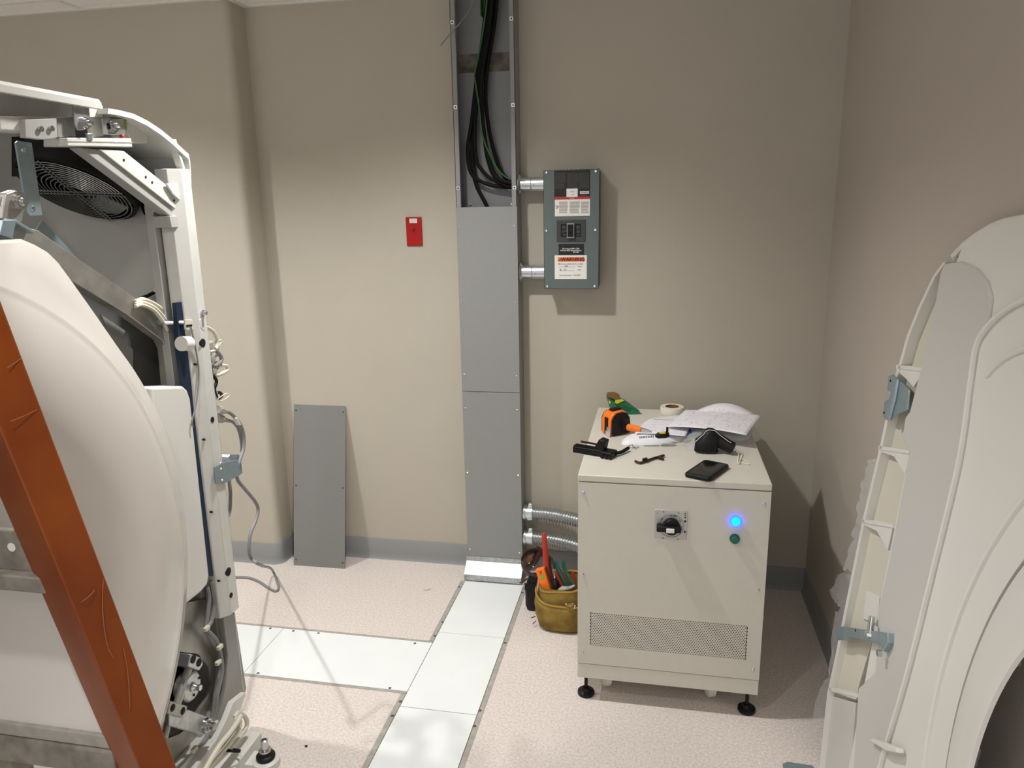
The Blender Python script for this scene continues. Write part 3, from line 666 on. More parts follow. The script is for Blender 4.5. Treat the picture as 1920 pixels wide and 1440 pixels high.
# cable-tie style strap with black lock head on the bag
p0, p1 = az(1200, 820, .845), az(1228, 818, .848)
t = thing('ribbed_strap', 'black ribbed strap with a flat buckle on the white bag', 'strap', (p1.x, p1.y, .83))
for k in range(9):
    a = p0.lerp(p1, k/9); obj(MB().box(a.x-.0016, a.x+.0016, a.y-.007, a.y+.007, a.z-.002, a.z+.001), 'rib', M['black'], t)
a, b = az(1229, 817, .85), az(1254, 815, .852)
bk = obj(MB().tube([a, a.lerp(b, .2), a.lerp(b, .8), b], [.006, .011, .012, .008], 10), 'buckle', M['black'], t)
obj(MB().box(min(a.x, b.x)+.012, max(a.x, b.x)-.012, (a.y+b.y)/2-.011, (a.y+b.y)/2-.002, .8595, .8635), 'yellow_label', M['yellowt'], bk)
c = az(1251, 807, .862); obj(MB().box(c.x-.004, c.x+.004, c.y-.005, c.y+.003, .852, .874), 'latch', M['black'], bk, bevel=.001)
# black pistol-shaped tool
def s_(x, y, Y): return ay(1240+x/8.47, 740+y/8.47, Y)
t = thing('hand_scanner', 'black pistol-grip hand tool lying on the cabinet behind the phone', 'hand tool', (.98, -.63, ZC))
Yb = -.63
base_l, base_r = s_(512, 960, Yb), s_(905, 985, Yb)
rings = []
for (lx, ly, rx, ry, dp) in ((515, 985, 905, 1000, .030), (515, 900, 900, 920, .036), (520, 840, 905, 850, .038), (545, 740, 960, 770, .036), (620, 690, 980, 720, .032), (680, 630, 930, 650, .027), (700, 590, 880, 600, .022), (730, 565, 830, 565, .012)):
    a, b = s_(lx, ly, Yb), s_(rx, ry, Yb); m_ = (a+b)/2; hw = (b.x-a.x)/2
    zz = max((a.z+b.z)/2, ZC+.004); ring = []
    for k in range(20):
        th = 2*pi*k/20; cs, sn = math.cos(th), math.sin(th); e = .6
        ring.append(Vector((m_.x+hw*abs(cs)**e*(1 if cs > 0 else -1), Yb+.02+dp*abs(sn)**e*(1 if sn > 0 else -1), zz)))
    rings.append(ring)
hdz = rings[0][0].z
obj(MB().loft(rings), 'head', M['black'], t, ang=50)
h0, h1 = s_(830, 680, Yb+.02), s_(1130, 850, Yb-.005); h1.z = max(h1.z, ZC+.022)
obj(MB().tube([h0, h0.lerp(h1, .35), h0.lerp(h1, .8), h1, h1+(h1-h0)*.06], [.024, .023, .021, .0215, .014], 16), 'grip', M['black'], t, ang=50)
obj(MB().tube([s_(x, y, Yb-.012) for x, y in ((515, 880), (530, 760), (590, 700), (680, 625), (705, 580), (760, 560), (850, 570), (930, 640), (1050, 730), (1150, 790))], .0010, 6), 'pale_rim', M['lab_white'], t)
obj(MB().box(base_l.x+.002, base_r.x-.014, Yb-.006, Yb+.04, ZC, ZC+.004), 'white_foot', M['lab_white'], t, bevel=.002)
lo_ = [s_(1165, 850, -.63), s_(1240, 920, -.635), s_(1285, 960, -.64), az(1240+1230/8.47, 740+1090/8.47, ZC+.003), az(1240+1215/8.47, 740+1060/8.47, ZC+.003), s_(1225, 980, -.64), s_(1180, 890, -.635)]
for v_ in lo_: v_.z = max(v_.z, ZC+.003)
obj(MB().tube(spl(lo_, 5), .0022, 6), 'wrist_cord', M['tapew'], t)
c1 = [az(1240+x/8.47, 740+y/8.47, ZC+.003) for x, y in ((1230, 1090), (1300, 1085), (1400, 1105), (1330, 1050), (1280, 1020))]
obj(MB().tube(spl(c1, 5), .0013, 6), 'cord_tail', M['tapew'], t)
# phone
c4 = [az(1279.5, 888, ZC+.006), az(1331, 904, ZC+.006), az(1366, 874, ZC+.006), az(1325, 861, ZC+.006)]
cc = sum(c4, Vector())/4; ev = ((c4[3]-c4[0])+(c4[2]-c4[1]))/2; ang_ = math.atan2(ev.y, ev.x); Lp = .158; Wp = .086
t = thing('phone', 'black smartphone in a thick case at the front edge of the cabinet', 'phone', (cc.x, cc.y-.006, ZC), (0, 0, ang_))
rrc = []
for sx, sy, a0 in ((1, 1, 0), (-1, 1, 90), (-1, -1, 180), (1, -1, 270)):
    for k in range(6):
        a = math.radians(a0+18*k); rrc.append((sx*(Lp/2-.013)+.013*math.cos(a), sy*(Wp/2-.013)+.013*math.sin(a), 0))
obj(MB().prism(rrc, (0, 0, .0135)), 'case', M['black'], t, local=True, bevel=.004, seg=3)
obj(MB().box(-Lp/2+.011, Lp/2-.011, -Wp/2+.008, Wp/2-.008, .0128, .0138), 'screen', M['screen'], t, local=True, bevel=.0003)
# dark clip connector
def k_(x, y, Z): return az(1070+x/9.6, 720+y/9.6, Z)
t = thing('clip_connector', 'black hinged clip connector at the left edge of the cabinet', 'connector', (.62, -.69, ZC))
a, b = k_(75, 1150, ZC+.012), k_(640, 1240, ZC+.012)
a.z = b.z = ZC+.0115
obj(MB().beam(a, b, .034, .022), 'rail_body', M['black'], t, bevel=.002)
dv = (b-a).normalized(); sv = Vector((-dv.y, dv.x, 0))
for s2 in (-.009, .0, .009): obj(MB().beam(a+sv*s2+Vector((0, 0, .012)), b+sv*s2+Vector((0, 0, .012)), .004, .003), 'rail_ridge', M['rubber'], t)
obj(MB().beam(a+sv*.022+Vector((.012, 0, .018)), b+sv*.022+Vector((-.01, 0, .018)), .005, .006), 'spring_arm', M['belt'], t)
m_ = a.lerp(b, .93)
obj(MB().prism([m_-dv*.035-sv*.016+Vector((0, 0, .008)), m_-sv*.016+Vector((.004, 0, .008)), m_+dv*.012-sv*.016+Vector((0, 0, .045)), m_-dv*.012-sv*.016+Vector((0, 0, .05))], sv*.034), 'lever', M['black'], t, bevel=.003)
obj(MB().beam(b-dv*.012, b+dv*.03-Vector((0, 0, .001)), .05, .021), 'jaw', M['black'], t, bevel=.003)
for i in range(3):
    c = b+dv*.012+sv*(-.017+.0+i*.0)+Vector((0, 0, -.002)); c = b-sv*.026+dv*(-.004+i*.014); c.z = ZC+.008
    obj(MB().cyl(c, c-sv*.006, .0055, 10), 'contact', M['blackm'], t)
p0 = b+dv*.028+sv*.01; p0.z = ZC+.012; p1 = k_(1040, 1150, ZC+.012)
obj(MB().tube(spl([p0, p0.lerp(p1, .5)+Vector((0, -.006, -.003)), p1], 5), [.006]*11, 8), 'lead_stub', M['rubber'], t)
# hex-key shaped tool
t = thing('pin_key', 'small brown-black pin key lying on the cabinet front', 'key tool', (.79, -.72, ZC))
pts = [k_(1150, 1385, ZC+.008), k_(1190, 1400, ZC+.006), k_(1250, 1418, ZC+.005), k_(1330, 1395, ZC+.005), k_(1500, 1335, ZC+.005), k_(1680, 1285, ZC+.006)]
obj(MB().tube(spl(pts, 5), .0042, 8), 'shaft', M['belt'], t)
obj(MB().beam(k_(1300, 1375, ZC+.010), k_(1375, 1355, ZC+.011), .008, .012), 'clip', M['black'], t, bevel=.001)
obj(MB().beam(k_(1580, 1320, ZC+.006), k_(1670, 1355, ZC+.004), .009, .008), 'side_pin', M['belt'], t, bevel=.001)
# loose screws
for i, (x, y, a) in enumerate(((1075, 1100, .3), (1110, 1125, 1.4), (1130, 1155, .1), (1165, 1150, 2.2), (1185, 1140, .8), (1095, 1130, 2.7))):
    p = k_(x, y, ZC+.003); d = Vector((math.cos(a), math.sin(a), 0))*.006
    t = thing('small_screw', 'tiny bright screw in the little heap beside the white bag', 'screw', (p.x, p.y, ZC), group='loose screws on the cabinet')
    obj(MB().cyl(p-d, p+d, .0014, 6), 'thread', M['steel'], t); obj(MB().cyl(p+d, p+d*1.35, .003, 8), 'head', M['steel'], t)

# ------------------------------------------------------------------ tool pouch on the floor
def f_(x, y, Y): return ay(965+x/6.546, 980+y/6.546, Y)
PCX, PCY = .4675, -.415
t = thing('tool_pouch', 'olive suede tool pouch on the floor beside the cabinet', 'tool pouch', (PCX, PCY, 0))
def pouch(rows, a0, a1, n=40, e=.75):
    rings = []
    for rx, ry, z, dx_, zt in rows:
        ring = []
        for k in range(n+1):
            th = a0+(a1-a0)*k/n; cs, sn = math.cos(th), math.sin(th)
            wv = .0025*math.sin(5*th+z*40)
            rx_ = rx*.9; ring.append(Vector((PCX+dx_+(rx_+wv)*abs(cs)**e*(1 if cs > 0 else -1), PCY+(ry+wv)*abs(sn)**e*(1 if sn > 0 else -1), max(.001, z+zt*cs))))
        rings.append(ring)
    return rings
zt = f_(560, 850, PCY-.09).z
body = [(.094, .082, .003, 0, 0), (.103, .092, .012, 0, 0), (.108, .097, .05, -.002, 0), (.106, .093, .12, 0, 0), (.103, .088, .18, 0, .005), (.102, .086, zt-.005, 0, .014)]
obj(MB().loft(pouch(body, 0, 2*pi), False, True), 'pouch_body', M['tan'], t, ang=80, solid=.004)
obj(MB().tube(pouch([(.1035, .088, zt-.004, 0, .014)], 0, 2*pi)[0][:-1], .0045, 6, closed=True), 'top_binding', M['tanedge'], t)
obj(MB().add(pouch([(.09, .08, .003, 0, 0)], 0, 2*pi)[0][:-1], [tuple(range(40))]), 'pouch_bottom', M['tan'], t, solid=.003)
def front(z, off): return [(.108+off, .097+off, z, 0, 0)]
rows = [(.100, .090, .004, 0, 0), (.110, .104, .018, 0, 0), (.116, .112, .06, -.003, 0), (.116, .114, .10, -.003, -.004), (.115, .114, .125, -.003, -.012)]
pk = obj(MB().loft(pouch(rows, pi, 2*pi+.25, 30), False, False), 'front_pocket', M['tan'], t, ang=80, solid=.004)
obj(MB().tube(pouch([(.116, .115, .126, -.003, -.012)], pi, 2*pi+.25, 30)[0], .0042, 6), 'pocket_binding', M['tanedge'], pk)
rows = [(.117, .116, .03, -.003, 0), (.118, .118, .08, -.003, 0), (.112, .108, .135, -.004, 0), (.104, .088, .19, 0, 0)]
for off, m_ in ((0, M['pink']), (.004, M['tanedge'])):
    obj(MB().tube([Vector((p.x-.002-off, p.y+.004+off*2, p.z)) for p in [r[0] for r in pouch([(.1, .09, .006, 0, 0), (.112, .1, .03, 0, 0), (.116, .104, .08, 0, 0), (.112, .098, .13, 0, 0), (.104, .09, .19, 0, 0)], pi*1.06, pi*1.3, 4)]], .005, 6), 'side_seam', m_, t)
rv = f_(700, 1010, PCY-.105)
obj(MB().tube(spl([f_(625, 1000, PCY-.108), f_(650, 1020, PCY-.115), f_(690, 1025, PCY-.115), f_(725, 985, PCY-.108)], 5), .003, 6), 'loop_edge', M['tanedge'], t)
obj(MB().prism([f_(630, 1000, PCY-.105), f_(725, 985, PCY-.105), f_(722, 1075, PCY-.110), f_(630, 1080, PCY-.110)], (0, -.003, 0)), 'tool_loop', M['tan'], t, bevel=.001)
for x, y in ((630, 997), (738, 1020), (735, 1045)):
    p = f_(x, y, PCY-.115); obj(MB().ball(p, .0042, 5), 'rivet', M['glue'], t)
for pts in (((255, 1150), (200, 1170)), ((262, 1205), (222, 1245))):
    obj(MB().tube([f_(*pts[0], PCY-.06), f_(*pts[1], PCY-.075)], .0018, 5), 'loose_lace', M['belt'], t)
# leather belt looped up behind the pouch
t = thing('leather_belt', 'brown leather belt looped above the tool pouch', 'belt', (.40, -.30, 0))
def ribbon(pts, w, name, par, mt, up=(0, 0, 1)):
    pts = spl(pts, 8); r0 = []; r1 = []
    rings = []
    for i, p in enumerate(pts):
        tg = (pts[min(i+1, len(pts)-1)]-pts[max(i-1, 0)]).normalized(); wd = Vector(up); wd = (wd-tg*wd.dot(tg)).normalized()
        rings.append([p-wd*w/2, p+wd*w/2])
    mb = MB(); mb.loft(rings, False, False); return obj(mb, name, mt, par, solid=.004, ang=60)
ribbon([f_(290, 690, -.36), f_(190, 640, -.35), f_(110, 560, -.32), (lambda p: p)(f_(85, 470, -.28)), f_(140, 380, -.24), f_(250, 345, -.22), f_(360, 400, -.22), f_(450, 460, -.25), f_(490, 520, -.28)], .040, 'strap', t, M['belt'], (0.1, -.5, .85))
ribbon([f_(150, 560, -.25), f_(230, 490, -.235), f_(290, 370, -.225), f_(310, 300, -.22)], .034, 'strap_end', t, M['belt'], (.6, -.3, .2))
obj(MB().ball(f_(180, 450, -.24), .016, 8, (1, .3, 1)), 'leather_pad', M['cardb'], t)
for x, y in ((180, 497), (230, 540)): obj(MB().ball(f_(x, y, -.262), .0042, 6), 'rivet', M['glue'], t)
# black pouch
t = thing('black_pouch', 'small black nylon pouch left of the suede pouch', 'pouch', (.365, -.30, 0))
rings = []
for z, rx, ry in ((.002, .030, .03), (.02, .036, .036), (.09, .037, .036), (.125, .030, .028), (.15, .02, .02)):
    rings.append([Vector((.336+rx*abs(math.cos(a))**.6*(1 if math.cos(a) > 0 else -1), -.335+ry*abs(math.sin(a))**.6*(1 if math.sin(a) > 0 else -1), z)) for a in [2*pi*k/20 for k in range(20)]])
obj(MB().loft(rings), 'bag', M['black'], t, ang=60); obj(MB().box(.302, .370, -.375, -.371, .10, .128), 'flap_edge', M['blackm'], t, bevel=.001)
p = f_(130, 770, -.2)
t = thing('buckle', 'small metal belt buckle by the foot of the wireway', 'buckle', (p.x, p.y, 0))
obj(MB().tube(spl([f_(60, 735, -.2), f_(95, 730, -.2), f_(150, 690, -.2), f_(180, 700, -.2)], 5), .004, 6), 'tongue', M['belt'], t)
obj(MB().ball(f_(130, 765, -.205), .009, 6), 'snap', M['steel'], t)
# tools in the pouch
def tool(name, label, base): return thing(name, label, 'tool', base, group='tools in the suede pouch')
p0, p1 = f_(390, 560, -.43), f_(360, 120, -.41)
t = tool('pliers', 'red-handled pliers sticking highest out of the tool pouch', (p0.x, -.43, .1))
obj(MB().tube([f_(430, 760, -.44), p0, p0.lerp(p1, .3), p0.lerp(p1, .7), p0.lerp(p1, .95), p1], [.010, .0115, .0115, .0105, .009, .004], 12), 'handle', M['redh'], t)
obj(MB().tube([f_(470, 800, -.43), f_(430, 560, -.415), f_(415, 430, -.40)], .008, 10), 'handle', M['belt'], t)
t = tool('torpedo_level', 'orange torpedo level leaning in the pouch', (.43, -.46, .1))
L4 = [f_(250, 585, -.455), f_(355, 560, -.455), f_(445, 860, -.47), f_(345, 850, -.47)]
lv = obj(MB().prism(L4, (0.004, .022, 0)), 'body', M['orangeh'], t, bevel=.002)
obj(MB().prism([f_(375, 552, -.447), f_(388, 552, -.447), f_(490, 855, -.462), f_(470, 860, -.462)], (0, .012, 0)), 'edge_rail', M['belt'], t)
for x, y, r, m_ in ((335, 670, .0085, M['vial']), (315, 612, .0045, M['lab_red']), (370, 762, .0045, M['lab_red'])):
    p = f_(x, y, -.4625); obj(MB().cyl(p, p+Vector((0, .004, 0)), r, 14), 'vial' if r > .006 else 'bolt_hole', m_, lv)
t = tool('screwdriver', 'black-handled screwdriver with bright bit in the pouch', (.46, -.42, .1))
a, b = f_(500, 850, -.43), f_(490, 690, -.41)
obj(MB().tube([a, a.lerp(b, .3), a.lerp(b, .8), b], [.017, .018, .016, .008], 14), 'grip', M['black'], t)
obj(MB().cyl(b, f_(485, 625, -.405), .0035, 8), 'bit', M['glue'], t); obj(MB().cyl(f_(486, 660, -.407), f_(488, 672, -.408), .007, 10), 'collar', M['glue'], t)
t = tool('wire_stripper', 'green-handled wire stripper at the right of the pouch', (.5, -.41, .1))
obj(MB().tube(spl([f_(490, 465, -.40), f_(520, 540, -.40), f_(570, 640, -.41), f_(650, 790, -.42)], 4), [.004]+[.0075]*12, 8), 'handle', M['greenh'], t)
obj(MB().tube(spl([f_(590, 465, -.40), f_(610, 560, -.40), f_(660, 660, -.41), f_(720, 760, -.42)], 4), [.004]+[.0075]*12, 8), 'handle', M['greenh'], t)
t = tool('nippers', 'dark red-handled nippers between the green handles', (.48, -.38, .1))
obj(MB().tube([f_(510, 595, -.38), f_(540, 690, -.39), f_(600, 800, -.40)], .007, 8), 'handle', M['lab_red'], t); obj(MB().tube([f_(600, 600, -.37), f_(620, 680, -.38), f_(650, 780, -.39)], .006, 8), 'handle', M['lab_red'], t)
t = tool('precision_driver', 'small red-handled driver at the far right of the pouch', (.52, -.37, .1))
obj(MB().tube([f_(710, 610, -.37), f_(715, 680, -.375), f_(730, 780, -.39)], [.006, .008, .007], 8), 'handle', M['lab_red'], t)
t = tool('locking_pliers', 'grey metal pliers lying flat in the pouch mouth', (.5, -.47, .15))
obj(MB().tube(spl([f_(540, 850, -.48), f_(600, 815, -.48), f_(680, 800, -.475), f_(740, 770, -.47)], 4), [.008, .012, .013, .012, .011, .01, .01, .009, .008, .007, .006, .005, .004], 8), 'jaw', M['zinc'], t)
obj(MB().tube([f_(560, 825, -.485), f_(600, 790, -.475)], .008, 8), 'pivot', M['glue'], t)
obj(MB().prism([f_(415, 585, -.36), f_(500, 575, -.35), f_(520, 640, -.36), f_(450, 660, -.37)], (0, .004, 0)), 'leather_tab', M['pink'], bpy.data.objects['tool_pouch'])
# ------------------------------------------------------------------ scanner gantry, front face towards +X
GYC, GZC = -2.25, .868          # bore centre
YE = -1.225                     # far end of the gantry
t = thing('scanner_gantry', 'white scanner gantry with its covers off at the left', 'scanner', (-.75, GYC, 0))
GN = t
def gp(pts, x, th, name, m, par=None, bevel=.001, **k):
    """plate on the plane x, outline given by picture points, thickness th towards -X"""
    return obj(MB().prism([ax(px, py, x) for px, py in pts], (-th, 0, 0)), name, m, par or GN, bevel=bevel, **k)
# inner walls
obj(MB().box(-1.05, -.47, YE-.006, YE-.002, .12, 1.80), 'end_wall', M['inside'], t)
obj(MB().box(-1.06, -1.05, -3.3, YE-.002, .12, 1.86), 'rear_wall', M['inside'], t)
obj(MB().box(-1.05, -.47, -3.3, YE-.006, .10, .12), 'floor_pan', M['inside'], t)
obj(MB().box(-1.05, -.47, -3.3, -3.29, .12, 1.86), 'near_end_wall', M['frame'], t)
# top rim: long lip running towards the viewer
ytop = ax(190, 190, -.44).y
obj(MB().prism([(-.44, 0, 1.885), (-.444, 0, 1.868), (-.455, 0, 1.862), (-.50, 0, 1.862), (-.50, 0, 1.868), (-.462, 0, 1.870), (-.455, 0, 1.888)], (0, 1, 0)), 'tmp', M['frame'])
bpy.data.objects.remove(bpy.data.objects['tmp'])
rim = MB().prism([(-.440, -3.28, 1.862), (-.440, -3.28, 1.876), (-.446, -3.28, 1.884), (-.53, -3.28, 1.888), (-.53, -3.28, 1.876), (-.456, -3.28, 1.872), (-.452, -3.28, 1.862)], (0, ytop+3.28, 0))
obj(rim, 'top_rim', M['frame'], t, bevel=.001)
gp([(0, 174), (175, 193), (192, 198), (192, 221), (0, 218)], -.50, .004, 'top_inner_panel', M['framein'])
# seam line and rails under the rim
rl = gp([(0, 218), (40, 221), (62, 224), (62, 249), (0, 244)], -.475, .05, 'top_rail', M['frame'], bevel=.003)
bk = gp([(47, 224), (106, 222), (108, 258), (80, 262), (48, 258)], -.462, .014, 'rail_bracket', M['framein'])
for px, py in ((74, 242), (94, 241)):
    p = ax(px, py, -.462); obj(MB().cyl(p, p+Vector((.006, 0, 0)), .006, 10), 'bracket_screw', M['steel'], bk)
gp([(106, 222), (138, 219), (142, 256), (108, 258)], -.47, .012, 'filler_plate', M['sheetgrey'])
h = gp([(138, 195), (166, 195), (170, 226), (158, 244), (146, 244), (140, 232)], -.452, .004, 'hanger_tab', M['zinc'])
p = ax(157, 231, -.452); obj(MB().lathe([(0, .022), (.005, .022), (.006, .012), (.010, .012), (.010, .006), (.013, .006), (.013, 0)], p, (1, 0, 0), 12), 'hanger_bolt', M['steel'], h)
gp([(166, 195), (193, 198), (193, 220), (168, 220)], -.468, .006, 'top_corner_block', M['frame'])
gp([(168, 221), (192, 221), (194, 256), (172, 258)], -.475, .01, 'top_corner_web', M['frame'])
z = gp([(192, 222), (231, 223), (236, 253), (194, 252)], -.458, .004, 'slotted_plate', M['zinc'])
p = ax(212, 236, -.458); obj(MB().lathe([(0, .02), (.005, .02), (.006, .01), (.011, .01), (.011, .004), (.015, .004), (.015, 0)], p, (1, 0, 0), 12), 'plate_bolt', M['steel'], z)
gp([(200, 232), (205, 229), (206, 243), (201, 242)], -.4575, .0006, 'slot', M['blackm'], z, bevel=0)
gp([(217, 209), (238, 212), (238, 244), (232, 244), (230, 224), (217, 221)], -.462, .02, 'aged_tape', M['greent'])
gp([(126, 258), (246, 259), (249, 276), (126, 274)], -.45, .06, 'lower_block', M['frame'], bevel=.002)
gp([(126, 264), (249, 266), (249, 268), (126, 266)], -.449, .001, 'block_groove', M['trim'], bevel=0)
gp([(164, 250), (174, 250), (174, 264), (166, 264)], -.447, .006, 'block_tab', M['zinc'])
p = ax(229, 256, -.46); obj(MB().ball(p, .006, 6), 'red_cap', M['lab_red'], t)
# curved corner shell: outer skin swept back along -X
cs = [ax(px, py, -.44) for px, py in ((203, 203), (222, 206), (250, 213), (278, 227), (302, 243), (325, 262), (345, 281), (354, 289), (357, 305), (359, 345))]
cs = [Vector((0, p.y, p.z)) for p in cs]
def sweep(o, x0, x1):
    mb = MB(); ring = lambda x, d: [Vector((x, p.y+d*.35, p.z+d)) for p in o]
    A = ring(x0, 0); B = ring(x1, 0); C = ring(x1, -.008); D = ring(x0, -.012)
    n = len(o)
    rings = [A, B, C, D, A]; vs = [q for r in rings[:4] for q in r]; fs = []
    for k in range(4):
        for i in range(n-1): fs.append((k*n+i, k*n+i+1, ((k+1) % 4)*n+i+1, ((k+1) % 4)*n+i))
    fs += [(0, n, 2*n, 3*n), (n-1, 2*n-1, 3*n-1, 4*n-1)]
    return mb.add(vs, fs)
obj(sweep(cs, -.44, -1.05), 'corner_shell', M['frame'], t, ang=50)
gp([(238, 224), (274, 226), (276, 246), (277, 269), (250, 269), (248, 262), (238, 250)], -.475, .05, 'shell_boss', M['frame'], bevel=.003)
for a, b in (((322, 262), (342, 325)), ((342, 325), (352, 325))):
    obj(MB().beam(ax(*a, -.455), ax(*b, -.455), .008, .02, (1, 0, 0)), 'shell_rib', M['frame'], t)
# end cover of the shell behind the diagonal
obj(MB().prism([ax(px, py, -.62) for px, py in ((245, 258), (300, 262), (340, 300), (345, 345), (318, 342), (262, 300))], (-.005, 0, 0)), 'shell_web', M['frame'], t, ang=60)
# diagonal strut (angle profile)
d1 = gp([(150, 277), (187, 280), (338, 398), (345, 420), (318, 404)], -.462, .03, 'diagonal_strut', M['framein'], bevel=.002)
d2 = gp([(187, 280), (232, 283), (310, 345), (340, 368), (350, 424), (340, 400)], -.456, .005, 'strut_flange', M['frame'], bevel=.001)
for px, py in ((232, 300), (273, 332), (285, 342), (326, 376)):
    p = ax(px, py, -.456); obj(MB().cyl(p, p+Vector((.0012, 0, 0)), .0032, 8), 'screw_hole', M['blackm'], d2)
gp([(318, 405), (340, 405), (346, 425), (322, 427)], -.455, .05, 'strut_foot', M['framein'])
# column at the far end
colm = thing_parts = None
def vprism(sec, z0, z1): return MB().prism([(x, y, z0) for x, y in sec], (0, 0, z1-z0))
zc0 = ax(437, 1150, -.44).z
sec = [(-.452, YE+.004), (-.440, YE-.004), (-.440, YE-.042), (-.468, YE-.085), (-.50, YE-.085), (-.50, YE+.004)]
def secz(z):       # the column is narrower at the top
    k = 0 if z > 1.16 else (1 if z < 1.10 else (1.16-z)/.06)
    return [Vector((x, y, z)) for x, y in [(-.452, YE+.004), (-.440, YE-.004), (-.440, YE-.042-.006*k), (-.462, YE-.070-.004*k), (-.50, YE-.070-.004*k), (-.50, YE+.004)]]
col_ = obj(MB().loft([secz(zz) for zz in (zc0, 1.10, 1.16, 1.745)]), 'column', M['frame'], t, bevel=.002)
col_in = obj(MB().box(-.53, -.505, YE-.088, YE-.006, .5, 1.72), 'column_web', M['framein'], t, bevel=.002)
gp([(312, 344), (340, 344), (342, 372), (337, 376), (324, 364)], -.447, .006, 'column_cap', M['frame'], bevel=.002)
for px, py, r in ((380, 643, .012), (398, 787, .0085), (428, 1072, .013), (433, 1116, .008), (366, 683, .003), (382, 824, .003), (396, 960, .003), (410, 1089, .003)):
    x = -.44 if r > .005 else -.452
    p = ax(px, py, x); obj(MB().cyl(p-Vector((.004, 0, 0)), p+Vector((.0012 if r > .005 else .004, 0, 0)), r, 16), 'hole', M['blackm'], col_)
p = ax(379, 587, -.44); obj(MB().lathe([(0, .014), (.005, .014), (.006, .004), (.009, .004), (.009, 0)], p, (1, 0, 0), 10), 'column_bolt', M['steel'], col_)
gp([(374, 600), (380, 594), (384, 606), (384, 622), (376, 614)], -.439, .003, 'column_tab', M['frame'])
obj(MB().box(-.462, -.452, YE+.004, YE+.010, zc0+.02, 1.70), 'end_seal', M['blackm'], t)
obj(MB().box(-.458, -.452, YE+.010, YE+.014, .6, 1.42), 'end_rail', M['steel'], t)
# end skin facing the wall
obj(MB().box(-1.05, -.462, YE, YE+.004, .12, 1.72), 'end_skin', M['frame'], t)
# fan in its black shroud
fc = ax(147, 352, -.69); _v = _ray(147, 352).normalized(); fn = (-_v*.36+(RT*-.34-UP*.94)*.933).normalized()
fa = thing_fan = obj(MB().lathe([(.138, .012), (.146, .008), (.148, -.05), (.138, -.05), (.134, .004), (.138, .012)], fc, fn, 40), 'fan_shroud', M['black'], t)
obj(MB().lathe([(0, -.045), (.14, -.045)], fc, fn, 32), 'fan_back', M['blackm'], fa)
obj(MB().lathe([(0, .0), (.05, -.002), (.055, -.03), (.055, -.045)], fc, fn, 24), 'fan_hub', M['black'], fa)
ta = fn.orthogonal().normalized(); tb = fn.cross(ta)
for k in range(5):
    a = 2*pi*k/5+.3; d = ta*math.cos(a)+tb*math.sin(a); e = fn.cross(d)
    obj(MB().prism([fc+d*.05-e*.03-fn*.035, fc+d*.13-e*.045-fn*.038, fc+d*.13+e*.04-fn*.01, fc+d*.05+e*.02-fn*.012], fn*.002), 'fan_blade', M['black'], fa)
M['wire'] = mat('guard_wire', (190, 192, 194), .3, .9)
for k in range(11):
    r = .030+k*.0103; obj(MB().tube([fc+fn*.014+(ta*math.cos(2*pi*i/36)+tb*math.sin(2*pi*i/36))*r for i in range(36)], .0014, 5, closed=True), 'guard_ring', M['wire'], fa)
u1 = (ax(215, 402, -.69)-ax(75, 345, -.69)); u1 = (u1-fn*u1.dot(fn)).normalized(); u2 = fn.cross(u1)
for d in (u1, u2):
    for s2 in (-.006, .006):
        e = fn.cross(d); obj(MB().tube([fc+fn*.0165+e*s2-d*.140, fc+fn*.0165+e*s2+d*.140], .0018, 5), 'guard_spoke', M['wire'], fa)
obj(MB().prism([ax(px, py, -.74) for px, py in ((60, 255), (150, 255), (245, 330), (238, 372), (215, 375), (150, 330), (60, 330))], (-.06, 0, 0)), 'fan_housing', M['blackm'], t)
# straps, hinge bracket, diagonal frame bar
s1 = gp([(30, 268), (34, 264), (60, 268), (80, 404), (56, 405), (50, 396)], -.53, .005, 'flat_strap', M['bluezinc'])
for px, py in ((44, 281), (62, 391)):
    p = ax(px, py, -.53); obj(MB().lathe([(0, .003), (.005, .002), (.006, 0)], p, (1, 0, 0), 10), 'rivet', M['steel'], s1)
s2_ = gp([(68, 430), (80, 412), (160, 500), (175, 520), (140, 500)], -.61, .005, 'flat_strap', M['bluezinc'])
br_ = gp([(11, 362), (28, 356), (46, 362), (50, 380), (42, 418), (6, 411)], -.52, .02, 'hinge_bracket', M['alu'], bevel=.003)
p = ax(33, 379, -.52); obj(MB().lathe([(0, .02), (.007, .02), (.009, .012), (.013, .012), (.013, .006), (.016, .006), (.016, 0)], p, (1, 0, 0), 14), 'hinge_bolt', M['steel'], br_)
gp([(0, 368), (12, 370), (10, 388), (0, 388)], -.53, .03, 'hinge_rod', M['steel'])
gp([(6, 412), (30, 412), (64, 432), (64, 438), (30, 418), (24, 448), (0, 440)], -.50, .035, 'bracket_channel', M['bluezinc'])
# octagonal bearing frame (aluminium)
octo = gp([(30, 420), (72, 432), (150, 487), (303, 592), (332, 632), (340, 660), (342, 725), (319, 725), (313, 655), (305, 638), (240, 590), (110, 512), (85, 470), (24, 448)], -.52, .03, 'bearing_frame', M['alu'], bevel=.002)
# the ring inside it, its interior shadow painted on as dark grey
obj(MB().prism([ax(px, py, -.60) for px, py in ((100, 500), (310, 640), (318, 740), (270, 740), (160, 580))], (-.01, 0, 0)), 'web_shade', M['webshade'], t)
gp([(190, 590), (235, 620), (230, 640), (250, 655), (250, 700), (240, 690), (215, 645)], -.585, .008, 'cast_rib', M['sheetgrey'])
